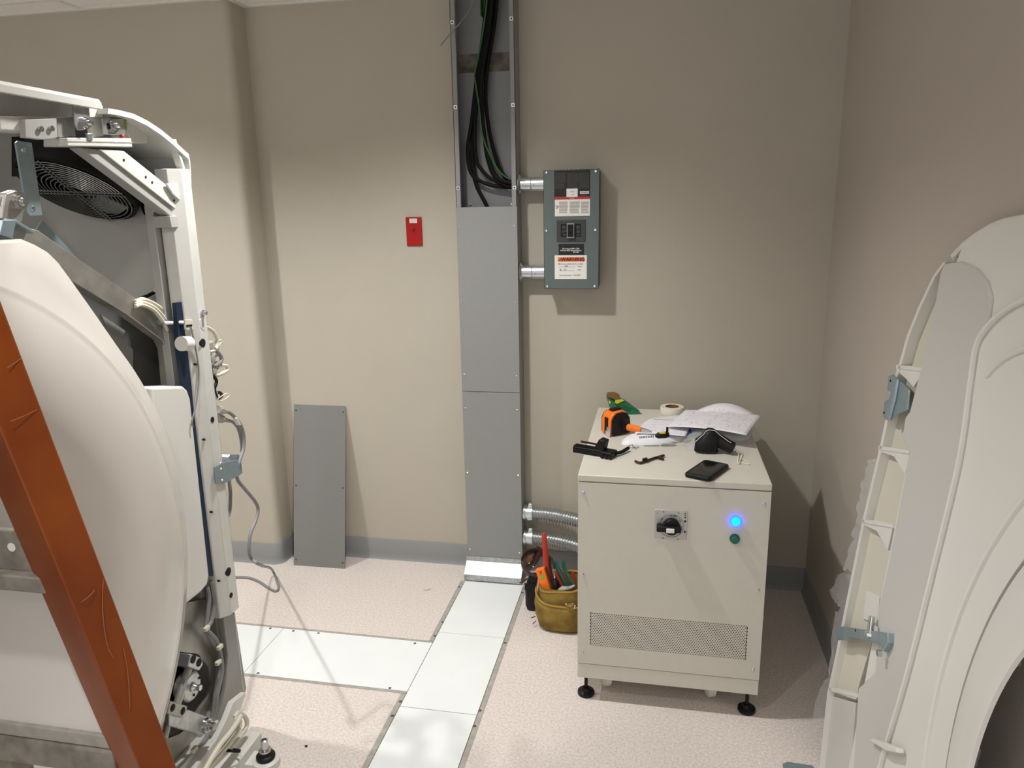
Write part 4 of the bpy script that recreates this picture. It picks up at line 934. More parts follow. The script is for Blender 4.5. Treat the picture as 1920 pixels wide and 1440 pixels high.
# terminal plate and cable on the end wall
pl_ = obj(MB().prism([ay(px, py, YE-.012) for px, py in ((288, 472), (326, 471), (330, 517), (290, 516))], (0, .006, 0)), 'terminal_plate', M['frame'], t, bevel=.001)
for px, py in ((295, 494), (308, 485), (311, 504)):
    p = ay(px, py, YE-.012); obj(MB().cyl(p, p-Vector((0, .005, 0)), .006, 8), 'plate_screw', M['black'], pl_)
obj(MB().box(-.552, -.54, YE-.03, YE-.006, .9, 1.66), 'wall_rib', M['framein'], t)
# blue strip and spool
obj(MB().prism([ax(px, py, -.466) for px, py in ((330, 568), (343, 566), (353, 640), (367, 770), (389, 900), (397, 1010), (400, 1080), (388, 1080), (372, 900), (355, 790), (336, 660))], (-.012, 0, 0)), 'navy_strip', M['navy'], t, bevel=0, label='dark navy blue strip')
p = ax(354, 644, -.455); q2 = ax(338, 645, -.455)
obj(MB().cyl(Vector((-.455, p.y, p.z)), Vector((-.455, q2.y+.004, q2.z)), .020, 24), 'roller', M['lab_white'], t)
gp([(347, 599), (366, 600), (367, 620), (349, 618)], -.450, .006, 'sensor_block', M['cream'])
gp([(350, 609), (361, 608), (361, 612), (350, 613)], -.4485, .003, 'sensor_plug', M['blackm'])
obj(MB().tube([ax(310, 605, -.50), ax(347, 604, -.455)], .006, 8), 'sensor_arm', M['steel'], t)
obj(MB().tube(spl([ax(px, py, -.447) for px, py in ((358, 613), (368, 660), (373, 700), (369, 750), (360, 790), (362, 800))], 5), .0022, 6), 'sensor_wire', M['greywire'], t)
# white side box
bxp = [(283, 726), (344, 724), (352, 731), (358, 748), (393, 1078), (390, 1096), (378, 1110), (352, 1131), (330, 1131), (300, 900)]
obj(MB().prism([ax(px, py, -.455) for px, py in bxp], (-.07, 0, 0)), 'side_box', M['coverw'] if 'coverw' in M else M['white'], t, bevel=.008, seg=4)
# dome shaped front shell
prof = [(.772, -.425), (.775, -.408), (.770, -.401), (.740, -.386), (.714, -.373), (.708, -.3675), (.703, -.3655), (.697, -.3655), (.688, -.3625), (.66, -.353), (.60, -.344), (.53, -.343), (.46, -.36), (.41, -.39), (.38, -.43), (.365, -.49), (.36, -.60), (.36, -1.04)]
ds = MB(); n = 160; rings = []
tabp = [(.64, .437), (.62, .465), (.55, .574), (.5, .6474), (.4735, .684), (.41, .7188), (-.41, .7188), (-.4735, .684), (-.5, .6474), (-.55, .574), (-.62, .465), (-.64, .437)]
def rout(a):
    if not (.60 < a < pi-.60): return .775
    d = (math.cos(a), math.sin(a))
    for (ya, za), (yb2, zb2) in zip(tabp, tabp[1:]):
        e = (yb2-ya, zb2-za); den = d[0]*e[1]-d[1]*e[0]; tt = (ya*e[1]-za*e[0])/den; ss = (ya*d[1]-za*d[0])/den
        if tt > 0 and -1e-6 <= ss <= 1+1e-6: return tt
    return .775
for i, (r, x) in enumerate(prof):
    row = []
    for k in range(n):
        a = 2*pi*k/n; ro = rout(a); r2 = r
        if r > .709: r2 = .709+(r-.709)/(.775-.709)*(max(ro, .7195)-.709)
        row.append(Vector((x, GYC+r2*math.cos(a), GZC+r2*math.sin(a))))
    rings.append(row)
ds.loft(rings, False)
obj(ds, 'front_shell', M['shell'], t, ang=25)
# lower sheet-metal housing
low = [(330, 1120), (440, 1120), (441, 1150), (462, 1290), (459, 1300), (440, 1336), (400, 1400), (380, 1440), (330, 1500), (250, 1500), (280, 1300)]
cut = None
# plate with round cut-out: built as a fan between the outline and the opening
def plate_hole(outline, hole, x, th, name, m):
    o = [ax(px, py, x) for px, py in outline]; hh = [ax(px, py, x) for px, py in hole]
    n = 48
    def resample(P):
        P = P+[P[0]]; L = [0]
        for i in range(len(P)-1): L.append(L[-1]+(P[i+1]-P[i]).length)
        out = []
        for k in range(n):
            s = L[-1]*k/n; i = max(j for j in range(len(L)-1) if L[j] <= s+1e-9); f = (s-L[i])/max(1e-9, L[i+1]-L[i]); out.append(P[i].lerp(P[i+1], f))
        return out
    cen = sum(hh, Vector())/len(hh)
    def polar(P):
        R = resample(P); R.sort(key=lambda v: math.atan2(v.z-cen.z, v.y-cen.y)); return R
    def cast(P, a):
        d = Vector((0, math.cos(a), math.sin(a))); best = None
        for i in range(len(P)):
            A = P[i]-cen; B = P[(i+1) % len(P)]-cen; e = B-A; den = d.y*e.z-d.z*e.y
            if abs(den) < 1e-12: continue
            tt = (A.y*e.z-A.z*e.y)/den; ss = (A.y*d.z-A.z*d.y)/den
            if tt > 0 and -1e-6 <= ss <= 1+1e-6 and (best is None or tt > best): best = tt
        return cen+d*(best or .01)
    A = [cast(o, 2*pi*k/n) for k in range(n)]; B = [cast(hh, 2*pi*k/n) for k in range(n)]
    d = Vector((-th, 0, 0)); r4 = [A, B, [p+d for p in B], [p+d for p in A], A]
    return obj(MB().loft(r4, False), name, m, GN, ang=40)
plate_hole([(325, 1135), (400, 1120), (425, 1150), (432, 1250), (430, 1300), (405, 1360), (380, 1420), (330, 1470), (285, 1470), (290, 1330)], [(338, 1222), (372, 1226), (390, 1250), (397, 1285), (390, 1310), (372, 1335), (340, 1375), (315, 1385), (312, 1340), (325, 1280)], -.50, .012, 'lower_plate', M['alud'])
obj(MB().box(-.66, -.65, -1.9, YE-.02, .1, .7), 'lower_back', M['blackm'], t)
# flange wrapping the lower end
fl_ = [(418, 1150), (441, 1150), (462, 1290), (460, 1300), (436, 1317), (422, 1350), (402, 1388), (395, 1380), (415, 1330), (423, 1290), (428, 1230)]
gp(fl_, -.462, .045, 'end_flange', M['sheetgrey'], bevel=.002)
gp([(405, 1150), (428, 1150), (437, 1230), (431, 1292), (418, 1336), (396, 1385), (372, 1415), (360, 1420), (392, 1350), (412, 1300), (416, 1240)], -.485, .02, 'end_return', M['inside2'] if 'inside2' in M else M['sheetgrey'], bevel=.004)
gp([(461, 1298), (461, 1303), (447, 1342), (425, 1385), (395, 1440), (350, 1500), (330, 1500), (372, 1432), (405, 1388), (424, 1350), (437, 1317)], -.445, .05, 'base_skirt', M['frame'], bevel=.002)
# belt tensioner: pulley, guide rods, lever
p = ax(362, 1288, -.455)
pu = obj(MB().lathe([(0, .0), (.039, .0), (.041, .004), (.041, .030), (.036, .034), (0, .034)], p+Vector((-.035, 0, 0)), (1, 0, 0), 36), 'pulley', M['zinc'], t)
obj(MB().lathe([(0, .024), (.008, .024), (.009, .016), (.0065, .012), (.009, .006), (.013, .004), (.013, 0)], p, (1, 0, 0), 16), 'pulley_bolt', M['steel'], pu)
for px, py in ((374, 1271), (364, 1303)):
    q2 = ax(px, py, -.455); obj(MB().cyl(q2-Vector((.003, 0, 0)), q2+Vector((.0012, 0, 0)), .004, 8), 'pulley_hole', M['blackm'], pu)
bl = gp([(358, 1226), (380, 1234), (381, 1246), (374, 1258), (353, 1250), (356, 1235)], -.445, .04, 'guide_block', M['zinc'], bevel=.003)
for px, py in ((362, 1236), (373, 1242)):
    q2 = ax(px, py, -.445); obj(MB().cyl(q2-Vector((.002, 0, 0)), q2+Vector((.0015, 0, 0)), .0115, 18), 'guide_hole', M['blackm'], bl)
obj(MB().tube([ax(354, 1252, -.47), ax(332, 1320, -.465)], .011, 14), 'guide_rod', M['alu'], t)
obj(MB().tube([ax(322, 1330, -.46), ax(308, 1385, -.45)], .009, 12), 'push_rod', M['alu'], t)
gp([(337, 1221), (358, 1226), (353, 1250), (338, 1246)], -.485, .02, 'black_block', M['black'])
lv_ = gp([(318, 1338), (352, 1330), (394, 1346), (398, 1370), (381, 1379), (318, 1361)], -.44, .014, 'tension_lever', M['zinc'], bevel=.003)
gp([(318, 1313), (352, 1324), (350, 1332), (342, 1346), (314, 1338)], -.43, .022, 'lever_block', M['alu'], bevel=.003)
for px, py in ((324, 1327), (343, 1333)):
    q2 = ax(px, py, -.43); obj(MB().lathe([(0, .004), (.004, .004), (.009, .0015), (.0105, 0)], q2, (1, 0, 0), 14), 'socket_screw', M['black'], lv_)
p = ax(385, 1360, -.44); obj(MB().lathe([(0, .034), (.008, .034), (.011, .03), (.011, .018), (.014, .018), (.014, .01), (.02, .01), (.021, 0)], p, (1, 0, 0), 20), 'lever_bolt', M['steel'], lv_)
# wiring looms that are fixed to the gantry
def loom(pts, x, r, m, name='wiring', par=None): return obj(MB().tube(spl([ax(px, py, x) for px, py in pts], 6), r, 7), name, m, par or GN)
loom([(388, 1100), (392, 1120), (388, 1160), (386, 1180), (400, 1205), (412, 1225), (413, 1250), (404, 1290), (400, 1330), (392, 1370)], -.478, .006, M['greywire'])
loom([(396, 1090), (402, 1130), (396, 1165), (388, 1180), (405, 1200), (414, 1230), (416, 1262), (408, 1300), (402, 1345), (385, 1385), (360, 1412)], -.472, .0065, M['greywire'])
for px, py in ((386, 1178), (411, 1213), (408, 1242), (402, 1357), (363, 1405)):
    p = ax(px, py, -.466); obj(MB().box(p.x-.004, p.x+.008, p.y-.011, p.y+.011, p.z-.006, p.z+.006), 'cable_tie', M['cream'], t, bevel=.002)
obj(MB().tube(spl([ay(px, py, YE-.022) for px, py in ((263, 366), (270, 395), (280, 410), (284, 440), (288, 470), (292, 500), (295, 540), (280, 553), (262, 560))], 6), .005, 7), 'fan_lead', M['rubber'], t)
for px, py in ((281, 414), (295, 544)):
    p = ay(px, py, YE-.026); obj(MB().box(p.x-.009, p.x+.009, p.y-.006, p.y+.018, p.z-.006, p.z+.006), 'cable_tie', M['cream'], t, bevel=.002)
for k, (dy, r) in enumerate(((0, .0055), (12, .0055), (22, .005))):
    loom([(254, 566+dy*.4), (268, 561+dy*.5), (290, 570+dy*.6), (308, 585+dy), (314, 604+dy*.7)], -.515+k*.006, r, M['cream'], 'cream_loop')
gp([(304, 598), (320, 600), (318, 612), (306, 608)], -.50, .02, 'loop_clamp', M['bluezinc'])
# foot with levelling bolt
yb = ax(497, 1418, -.345).y
f1 = obj(MB().box(-.46, -.372, -2.0, ax(490, 1373, -.372).y, .004, ax(490, 1373, -.372).z), 'foot_block', M['frame'], t, bevel=.0015)
p = az(499, 1424, 0.02)
ft = obj(MB().lathe([(.0, .0), (.040, .0), (.040, .022), (.034, .026), (0, .026)], (p.x, p.y, 0), (0, 0, 1), 28), 'foot_pad', M['frame'], t)
obj(MB().lathe([(0, .024), (.026, .024), (.028, .03), (.028, .036), (.024, .04), (.020, .041), (.020, .050), (0, .050)], (p.x, p.y, 0), (0, 0, 1), 24), 'rubber_washer', M['black'], ft)
obj(MB().lathe([(.0, .05), (.018, .05), (.018, .056), (.011, .057), (.011, .088), (.007, .090), (.007, .078), (0, .078)], (p.x, p.y, 0), (0, 0, 1), 16), 'levelling_bolt', M['steel'], ft)
obj(MB().box(p.x-.10, p.x+.0, p.y-.03, p.y+.03, .002, .02), 'foot_arm', M['frame'], ft, bevel=.002)
q2 = ax(475, 1416, -.372); obj(MB().cyl(q2, q2+Vector((.001, 0, 0)), .005, 8), 'foot_hole', M['blackm'], f1)
obj(MB().box(-1.0, -.5, -3.2, -1.35, 0.0, .10), 'base_frame', M['sheetgrey'], t)
# cream hoses looping over the foot
g = 'cream hoses at the gantry foot'
for k, pts in enumerate((((395, 1440), (430, 1405), (455, 1375), (463, 1360), (460, 1345), (447, 1336), (440, 1345)), ((385, 1446), (425, 1400), (446, 1370), (450, 1352), (444, 1345)), ((380, 1450), (410, 1400), (430, 1375), (446, 1352), (452, 1340)))):
    o = obj(MB().tube(spl([ax(px, py, -.40+k*.012) for px, py in pts], 6), .007, 8), 'cream_hose', M['cream']); tag(o, ['outermost cream hose looping over the gantry foot', 'middle cream hose looping over the gantry foot', 'inner cream hose running down behind the gantry skirt'][k], 'hose', g)
p = ax(437, 1407, -.385); o = obj(MB().lathe([(.019, -.004), (.022, -.004), (.022, .004), (.019, .004), (.019, -.004)], p, (.0, .6, .8), 16), 'cable_tie_band', M['black']); tag(o, 'black cable tie around the cream hoses', 'cable tie')

# rear cable bunch on the far end of the gantry, and the mounting bracket
for k, (pts, r, m) in enumerate((
    (((384, 612), (400, 622), (408, 640), (404, 655), (392, 660)), .0055, M['cream']), (((388, 640), (402, 642), (414, 638), (410, 648), (396, 655)), .0035, M['cream']),
    (((388, 668), (404, 652), (408, 662), (396, 676), (392, 690)), .005, M['cream']), (((400, 652), (414, 668), (414, 678), (402, 686), (396, 682)), .006, M['greywire']),
    (((396, 705), (412, 702), (426, 694), (424, 686), (408, 686)), .006, M['cream']), (((394, 690), (404, 680), (412, 684), (404, 694)), .004, M['greywire']),
    (((400, 705), (406, 715), (402, 730), (406, 745)), .005, M['black']), (((404, 745), (414, 752), (430, 742), (424, 738), (408, 748)), .0018, M['cream']), (((404, 738), (412, 736), (416, 742), (410, 748)), .0045, M['black']))):
    o = obj(MB().tube(spl([ax(px, py, -.455-.006*(k % 3)) for px, py in pts], 6), r, 8), 'rear_cable', m, GN)
for px, py in ((394, 648), (398, 672), (401, 694), (403, 742)):
    p = ax(px, py, -.458); obj(MB().box(-.475, -.452, p.y-.012, p.y+.008, p.z-.010, p.z+.010), 'connector', M['trim'], t, bevel=.002)
bkt = gp([(402, 876), (424, 866), (447, 862), (452, 890), (418, 908), (406, 908)], -.434, .004, 'mounting_bracket', M['bluezinc'], label='blue-grey zinc mounting bracket')
gp([(428, 858), (432, 852), (448, 852), (452, 862), (455, 888), (447, 888), (440, 866)], -.46, .05, 'bracket_back', M['bluezinc'], bkt)
for px, py in ((415, 880), (417, 901), (414, 869)):
    p = ax(px, py, -.434); obj(MB().lathe([(0, .003), (.004, .002), (.005, 0)], p, (1, 0, 0), 10), 'bracket_screw', M['steel'], bkt)
# grey mains leads: plugs, tags, and the loop down to the floor
def lead(name, label, pts, r, plug):
    tt = thing(name, label, 'cable', (-.45, -1.15, 0), group='grey mains leads at the gantry')
    obj(MB().tube(spl(pts, 7), r, 8), 'lead', M['greywire'], tt)
    a, b = plug; obj(MB().tube([a, a.lerp(b, .45), a.lerp(b, .5), b], [.013, .013, .009, .006], 10), 'plug', M['trimd'] if 'trimd' in M else M['trim'], tt, bevel=.001)
    return tt
X0 = -.455
L1 = [(424, 771), (436, 778), (450, 795), (457, 815), (457, 840), (450, 862), (444, 880), (446, 900), (460, 918), (478, 940), (484, 955), (480, 975), (470, 1000), (467, 1030), (472, 1048), (490, 1060)]
pts = [ax(px, py, X0+.01*(i/15)) for i, (px, py) in enumerate(L1)]
pts += [az(510, 1068, .06), az(522, 1098, .008), az(518, 1108, .006), az(505, 1103, .006), az(485, 1090, .006), az(465, 1083, .006), az(440, 1082, .006), az(420, 1080, .006)]
tt = lead('mains_lead', 'grey mains lead dropping to a loop on the floor', pts, .0055, (ax(408, 768, X0), ax(426, 772, X0)))
L2 = [(424, 788), (438, 792), (448, 806), (453, 830), (452, 850), (440, 862), (432, 880), (430, 900), (432, 925), (431, 955), (428, 968)]
tt = lead('mains_lead', 'grey mains lead with white tag running behind the bracket', [ax(px, py, X0-.012) for px, py in L2], .0055, (ax(408, 784, X0-.01), ax(426, 788, X0-.01)))
p = ax(444, 790, X0+.004); d = (ax(448, 797, X0)-ax(440, 783, X0)).normalized()
obj(MB().beam(p-d*.016, p+d*.016, .004, .014, (1, 0, 0)), 'white_tag', M['lab_white'], tt)
# ------------------------------------------------------------------ orange lifting strut with crossbar in the foreground
YS = -2.2
t = thing('lifting_frame', 'scratched orange steel strut slanting across the foreground', 'lifting frame', (.03, YS, 0))
def edge(p, q, Y): return ay(*p, Y), ay(*q, Y)
a0, a1 = edge((-60, 400), (332, 1440), YS+.02)      # right edge
c0, c1 = edge((-60, 660), (262, 1440), YS-.035)     # front crease
l0, l1 = edge((-60, 795), (219, 1440), YS+.03)      # left edge
def ext(p0, p1, z): return p0+(p1-p0)*((z-p0.z)/(p1.z-p0.z))
def ring(z):
    a, c, l = ext(a0, a1, z), ext(c0, c1, z), ext(l0, l1, z)
    return [a, c, l, a+l-c]
o_s = obj(MB().loft([ring(.0141), ring(1.95)]), 'strut', M['orange'], t, bevel=.004, seg=3)
b0 = ring(.0)[1]
obj(MB().box(b0.x-.02, b0.x+.16, YS-.06, YS+.10, .0028, .014), 'base_pad', M['dirtysteel'], t, bevel=.002)
def onface(px, py):   # point on the right-hand strut face
    n = (a1-a0).cross(c1-c0 if (c1-c0).cross(a1-a0).length < 1e-9 else (c0-a0)).normalized(); d = _ray(px, py); return CAM+d*((a0-CAM).dot(n)/d.dot(n)) , n
for pts in (((194, 1085), (192, 1130), (196, 1180), (203, 1215), (213, 1234)), ((231, 1214), (238, 1250), (242, 1290), (243, 1330)), ((20, 790), (45, 780), (70, 768)), ((14, 690), (40, 672)), ((150, 1130), (165, 1120), (178, 1106))):
    q_ = []
    for x, y in pts:
        p, n = onface(x, y); n = n if n.dot(CAM-p) > 0 else -n; q_.append(p+n*.0003)
    obj(MB().tube(spl(q_, 4), .0007, 4), 'scratch', M['scratch'], o_s)
z1, z0, zm = ay(0, 1012, YS).z, ay(0, 1115, YS).z, ay(0, 1086, YS).z
obj(MB().box(-.33, -.09, YS+.012, YS+.052, z0, zm), 'crossbar_lower', M['dirtysteel'], t, bevel=.003)
cb_ = obj(MB().box(-.33, -.09, YS+.03, YS+.042, zm-.002, z1+.001), 'crossbar', M['dirtysteel'], t, bevel=.003)
p = ay(22, 1026, YS+.03); obj(MB().cyl(p-Vector((0, .0008, 0)), p+Vector((0, .003, 0)), .0075, 16), 'bolt_hole', M['lab_white'], cb_)
zl = ay(0, 1377, YS).z; zl2 = ay(0, 1400, YS).z
obj(MB().box(-.33, -.075, YS+.02, YS+.12, zl2-.05, zl2), 'ledge', M['dirtysteel'], t, bevel=.004)
obj(MB().box(-.325, -.295, YS+.03, YS+.07, .0, zl2-.05), 'rear_post', M['dirtysteel'], t)
t = thing('white_panel', 'plain white panel standing on the dirty steel ledge behind the orange strut', 'panel', (-.15, YS+.07, zl2))
obj(MB().prism([(-.33, YS+.03, zl2+.001), (-.06, YS+.03, zl2+.001), (-.125, YS+.075, z0+.012), (-.33, YS+.075, z0+.012)], (0, .02, 0)), 'board', M['shell'], t, bevel=.004)
obj(MB().box(-.33, -.075, YS+.026, YS+.052, zl2+.0005, zl+.0), 'bottom_edge', M['trim'], t, bevel=.002)

# ------------------------------------------------------------------ removed gantry cover leaning on the right wall
RB, RS = 1.30, .089
def rc(px, py, n=0.0):
    d = _ray(px, py); tt = (RB+n+RS*CAM.z-CAM.x)/(d.x-RS*d.z); return CAM+d*tt
def rp(y, z, n=0.0): return Vector((RB+n+RS*z, y, z))
t = thing('removed_cover', 'large white scanner cover leaning against the right wall', 'cover', (1.36, -2.4, 0))
CV = t
RYC, RZC = -2.466, .732
def cvp(pts, n, th, name, m, par=None, bevel=.001, **k): return obj(MB().prism(pts, (th, 0, 0)), name, m, par or CV, bevel=bevel, **k)
# main face: outer arch minus the bore
out = [rc(px, py) for px, py in ((1600, 1440), (1640, 1180), (1705, 850), (1740, 700), (1790, 488), (1785, 480), (1806, 458), (1830, 440), (1855, 425), (1880, 415), (1919, 408))]
yz = [(p.y, p.z) for p in out]; yz[0] = (-1.36, .0)
full = yz + [(-1.62, 1.605), (-1.9, 1.615), (RYC, 1.62)]
mir = [(2*RYC-y, z) for y, z in full[::-1][1:]]
outer = full+mir
n = 120; R0 = .682
def castp(a):
    d = (math.cos(a), math.sin(a)); best = 0
    for i in range(len(outer)):
        (ay_, az_), (by_, bz_) = outer[i], outer[(i+1) % len(outer)]
        A = (ay_-RYC, az_-RZC); e = (by_-ay_, bz_-az_); den = d[0]*e[1]-d[1]*e[0]
        if abs(den) < 1e-12: continue
        tt = (A[0]*e[1]-A[1]*e[0])/den; ss = (A[0]*d[1]-A[1]*d[0])/den
        if tt > 0 and -1e-6 <= ss <= 1+1e-6: best = max(best, tt)
    return best
rings = [[], [], [], []]
for k in range(n):
    a = 2*pi*k/n; ro = castp(a); ri = min(R0, ro*.985)
    po = rp(RYC+ro*math.cos(a), RZC+ro*math.sin(a)); pi_ = rp(RYC+ri*math.cos(a), RZC+ri*math.sin(a))
    for r, v in zip(rings, (po, pi_, pi_+Vector((.010, 0, 0)), po+Vector((.010, 0, 0)))): r.append(v)
rings.append(rings[0])
obj(MB().loft(rings, False), 'face', M['cover'], t, ang=30)
# outer edge bead
def bead(path, r, name, m, n_=0, par=None): return obj(MB().tube(path, r, 8), name, m, par or CV)
bead([rp(y, z, .004) for y, z in full[4:]+mir[:8]], .007, 'edge_bead', M['cover'])
# grooves and ridges around the bore
def circ(r, a0, a1, n_=0, k=80): return [rp(RYC+r*math.cos(a0+(a1-a0)*i/k), max(.004, RZC+r*math.sin(a0+(a1-a0)*i/k)), n_) for i in range(k+1)]
amin = -math.asin(min(1, RZC/.78))
bead(circ(.764, -1.2, pi+1.2, .002), .009, 'bore_ridge', M['cover'])
bead(circ(.678, -1.35, pi+1.35, .016), .012, 'bore_gap', M['gapd'])
# flared bore ring
prof = [(.672, .010), (.672, -.002), (.662, -.007), (.62, -.013), (.57, -.024), (.542, -.031), (.535, -.031), (.531, -.026), (.56, -.014), (.62, .0), (.66, .012)]
rr = [[rp(RYC+r*math.cos(2*pi*k/120), RZC+r*math.sin(2*pi*k/120), x) for k in range(120)] for r, x in prof]
obj(MB().loft(rr+[rr[0]], False), 'bore_ring', M['cover'], t, ang=40)
# ridge between band and face, with the shoulder arc
rd = [rc(px, py, -.004) for px, py in ((1640, 1500), (1650, 1440), (1700, 1270), (1755, 1050), (1800, 860), (1820, 720), (1831, 650), (1850, 615), (1880, 585), (1919, 562), (1960, 548))]
bead(spl(rd+[rp(-2.0, 1.47, -.004), rp(RYC, 1.475, -.004)], 6), .0065, 'shoulder_ridge', M['cover'])
bead(spl([rc(px, py, -.001) for px, py in ((1850, 705), (1868, 685), (1890, 668), (1919, 655), (1960, 645))], 6), .006, 'inner_ridge', M['cover'])
# smooth band, its shading painted in as a greyer white
band = [rc(px, py, -.006) for px, py in ((1590, 1500), (1600, 1440), (1609, 1290), (1640, 1262), (1648, 1180), (1640, 1172), (1665, 1060), (1705, 850), (1692, 818), (1697, 782), (1705, 772), (1740, 640), (1763, 510), (1770, 494), (1800, 490), (1830, 504), (1850, 528), (1858, 560), (1852, 600), (1830, 650), (1820, 720), (1800, 860), (1755, 1050), (1700, 1270), (1650, 1440), (1640, 1500))]
for b_ in band: b_.z = max(b_.z, .003)
cvp(band, 0, .012, 'side_band', M['covershade'] if 'covershade' in M else M['cover'], bevel=.004)
k1 = cvp([rc(px, py, -.02) for px, py in ((1628, 1388), (1634, 1384), (1680, 1402), (1682, 1412), (1660, 1408))], 0, .016, 'grip_lug', M['cover'], bevel=.003)
# open rim with ribs at the far end
lip = [(1768, 492), (1748, 520), (1722, 575), (1700, 630), (1686, 680), (1676, 710), (1650, 835), (1617, 975), (1590, 1110), (1566, 1230), (1551, 1300), (1536, 1440), (1530, 1500)]
rlip = [(1590, 1500), (1600, 1440), (1609, 1290), (1645, 1170), (1665, 1060), (1705, 850), (1740, 680), (1775, 500)]
fp2 = [rc(px, py, .020) for px, py in lip]+[rc(px, py, .020) for px, py in rlip]
for b_ in fp2: b_.z = max(b_.z, .003)
cvp(fp2, 0, .006, 'rim_floor', M['foam'], bevel=0)
def clampz(P):
    for b_ in P: b_.z = max(b_.z, .006)
    return P
def lipwall(path, n0, n1, wpx, name):
    A = clampz([rc(px, py, n0) for px, py in path]); B = clampz([rc(px+wpx, py, n0) for px, py in path])
    D = [p+Vector((n1-n0, 0, 0)) for p in A]; E = [p+Vector((n1-n0, 0, 0)) for p in B]
    return obj(MB().loft([[a, b, e, d] for a, b, e, d in zip(A, B, E, D)], True), name, M['cover'], CV)
lipwall(lip, -.004, .024, 5, 'rim_lip')
def wide(path, n0): pass
# sloping inner side of the rim
A = clampz([rc(px+5, py, .0) for px, py in lip]); B = clampz([rc(px+22, py, .021) for px, py in lip])
obj(MB().loft([[a, b] for a, b in zip(A, B)], False, False), 'rim_slope', M['cover'], t, solid=.002)
for (l, r, g1, g2) in (((1680, 686), (1735, 692), (1712, 726), (1700, 712)), ((1647, 838), (1704, 846), (1697, 890), (1676, 856)), ((1616, 975), (1674, 985), (1664, 1032), (1644, 996)), ((1555, 1290), (1608, 1303), (1604, 1312), (1570, 1300))):
    a, b, c, d = (rc(*q_, -.002) for q_ in (l, r, g1, g2)); e = rc(l[0], l[1]+8, -.002)
    obj(MB().prism([a, b, c, d, e], (.022, 0, 0)), 'rim_rib', M['cover'], t, bevel=.0008)
    obj(MB().prism([rc(l[0], l[1]-2, -.004), rc(r[0], r[1]-2, -.004), rc(r[0], r[1]+5, -.004), rc(l[0], l[1]+5, -.004)], (.024, 0, 0)), 'rib_top', M['cover'], t)
cvp([rc(px, py, .012) for px, py in ((1624, 1108), (1648, 1120), (1645, 1170), (1618, 1160))], 0, .01, 'rim_pocket', M['cover'])
cvp([rc(px, py, .004) for px, py in ((1556, 1304), (1604, 1318), (1590, 1500), (1530, 1500), (1538, 1440))], 0, .02, 'lower_rim_plate', M['covershade'] if 'covershade' in M else M['cover'])
# zinc brackets
b1 = cvp([rc(px, py, -.012) for px, py in ((1666, 704), (1672, 702), (1684, 712), (1704, 732), (1700, 768), (1676, 780), (1664, 787), (1654, 782), (1658, 752), (1666, 748), (1670, 735), (1663, 732))], 0, .006, 'hinge_bracket', M['bluezinc'], bevel=.002, label='blue-grey zinc hinge bracket')
bead([rc(px, py, -.015) for px, py in ((1684, 712), (1678, 748), (1668, 786))], .006, 'bracket_bend', M['bluezinc'], par=b1)
for px, py in ((1670, 714), (1658, 774)):
    p = rc(px, py, -.012); obj(MB().cyl(p, p-Vector((.0015, 0, 0)), .003, 8), 'bracket_hole', M['blackm'], b1)
b2 = cvp([rc(px, py, -.02) for px, py in ((1567, 1176), (1572, 1174), (1664, 1187), (1664, 1205), (1655, 1222), (1650, 1208), (1590, 1194), (1580, 1200), (1568, 1200))], 0, .02, 'latch_bracket', M['bluezinc'], bevel=.002, label='blue-grey zinc latch arm with bolt')
a, b = rc(1631, 1190, -.02), rc(1635, 1156, -.02)
obj(MB().cyl(a, b, .007, 12), 'latch_bolt', M['steel'], b2); obj(MB().cyl(a-(b-a)*.05, a+(b-a)*.12, .013, 6), 'latch_nut', M['steel'], b2)
p = rc(1653, 1225, -.02); obj(MB().cyl(p, p+Vector((-.01, 0, 0)), .008, 10), 'side_bolt', M['steel'], b2)
p = rc(1604, 1182, -.0205); obj(MB().cyl(p, p-Vector((.001, 0, 0)), .003, 8), 'latch_hole', M['blackm'], b2)
# plate tip on the floor
pp = [az(px, py, .004) for px, py in ((1467, 1434), (1476, 1430), (1524, 1437), (1530, 1450), (1470, 1450))]
o = obj(MB().prism(pp, (0, 0, .004)), 'floor_bracket', M['bluezinc'], bevel=.001); tag(o, 'small zinc bracket tip on the floor below the cover', 'bracket')
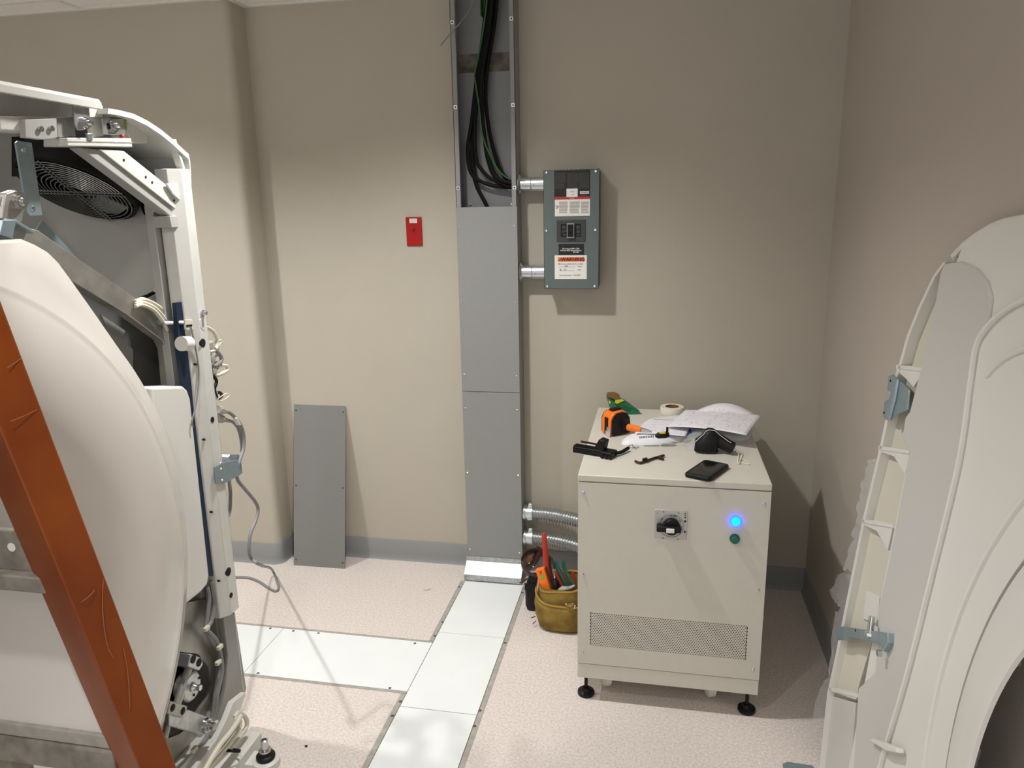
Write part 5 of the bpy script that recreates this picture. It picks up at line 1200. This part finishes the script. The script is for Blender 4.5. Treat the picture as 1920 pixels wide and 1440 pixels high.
# protective film hanging off the cover edge
def film(L, R, name, label, seed):
    rnd = random.Random(seed); m = 26; w_ = 5
    A = spl([rc(px, py, nn) for px, py, nn in L], m//(len(L)-1)+1); B = spl([rc(px, py, nn) for px, py, nn in R], m//(len(R)-1)+1); k = min(len(A), len(B)); rows = []
    for i in range(k):
        row = []
        for j in range(w_+1):
            p = A[i].lerp(B[i], j/w_); p = p+Vector((rnd.uniform(-1, 1)*.006*(1-j/w_), rnd.uniform(-1, 1)*.005*(1-j/w_), rnd.uniform(-1, 1)*.006)); p.z = max(p.z, .004); p.x = min(p.x, 1.452); row.append(p)
        rows.append(row)
    return tag(obj(MB().loft(rows, False, False), name, M['film'], ang=20), label, 'plastic film')
film([(1570, 1075, .02), (1556, 1110, .02), (1572, 1140, .02), (1560, 1170, .02), (1555, 1260, .02), (1535, 1290, .02), (1525, 1350, .02)], [(1600, 1075, .02), (1594, 1110, .02), (1586, 1140, .02), (1580, 1170, .02), (1564, 1260, .02), (1556, 1290, .02), (1545, 1350, .02)], 'protective_film', 'torn clear film along the lower edge of the leaning cover', 4)
film([(1626, 860, .015), (1612, 930, .015), (1600, 1000, .015), (1580, 1070, .015)], [(1648, 860, .02), (1632, 930, .02), (1616, 1000, .02), (1602, 1070, .02)], 'protective_film', 'clear film strip higher on the edge of the leaning cover', 9)
film([(1919, 1230, .03), (1870, 1300, .03), (1848, 1360, .03), (1830, 1440, .03)], [(1919, 1180, .02), (1850, 1290, .02), (1830, 1350, .02), (1815, 1440, .02)], 'protective_film', 'clear film hanging inside the bore opening of the leaning cover', 12)

# ------------------------------------------------------------------ debris on the floor
for i, (pts, lab) in enumerate(((((794, 1106), (802, 1106), (808, 1104)), 'curled wire offcut on the floor left of the wireway'), (((1108, 1302), (1112, 1301), (1115, 1302)), 'tiny brown crumb on the floor left of the cabinet foot'))):
    o = obj(MB().tube(spl([az(x, y, .002) for x, y in pts], 4), .0012, 5), 'wire_offcut' if i == 0 else 'floor_crumb', M['trim'] if i == 0 else M['belt']); tag(o, lab, 'debris')
p = az(574, 1399, .002); o = obj(MB().obox(p, (.004, .001, 0), (-.001, .003, 0), (0, 0, .0018)), 'floor_chip', M['belt'], bevel=.0005); tag(o, 'brown chip on the floor in front of the branch plate', 'debris')
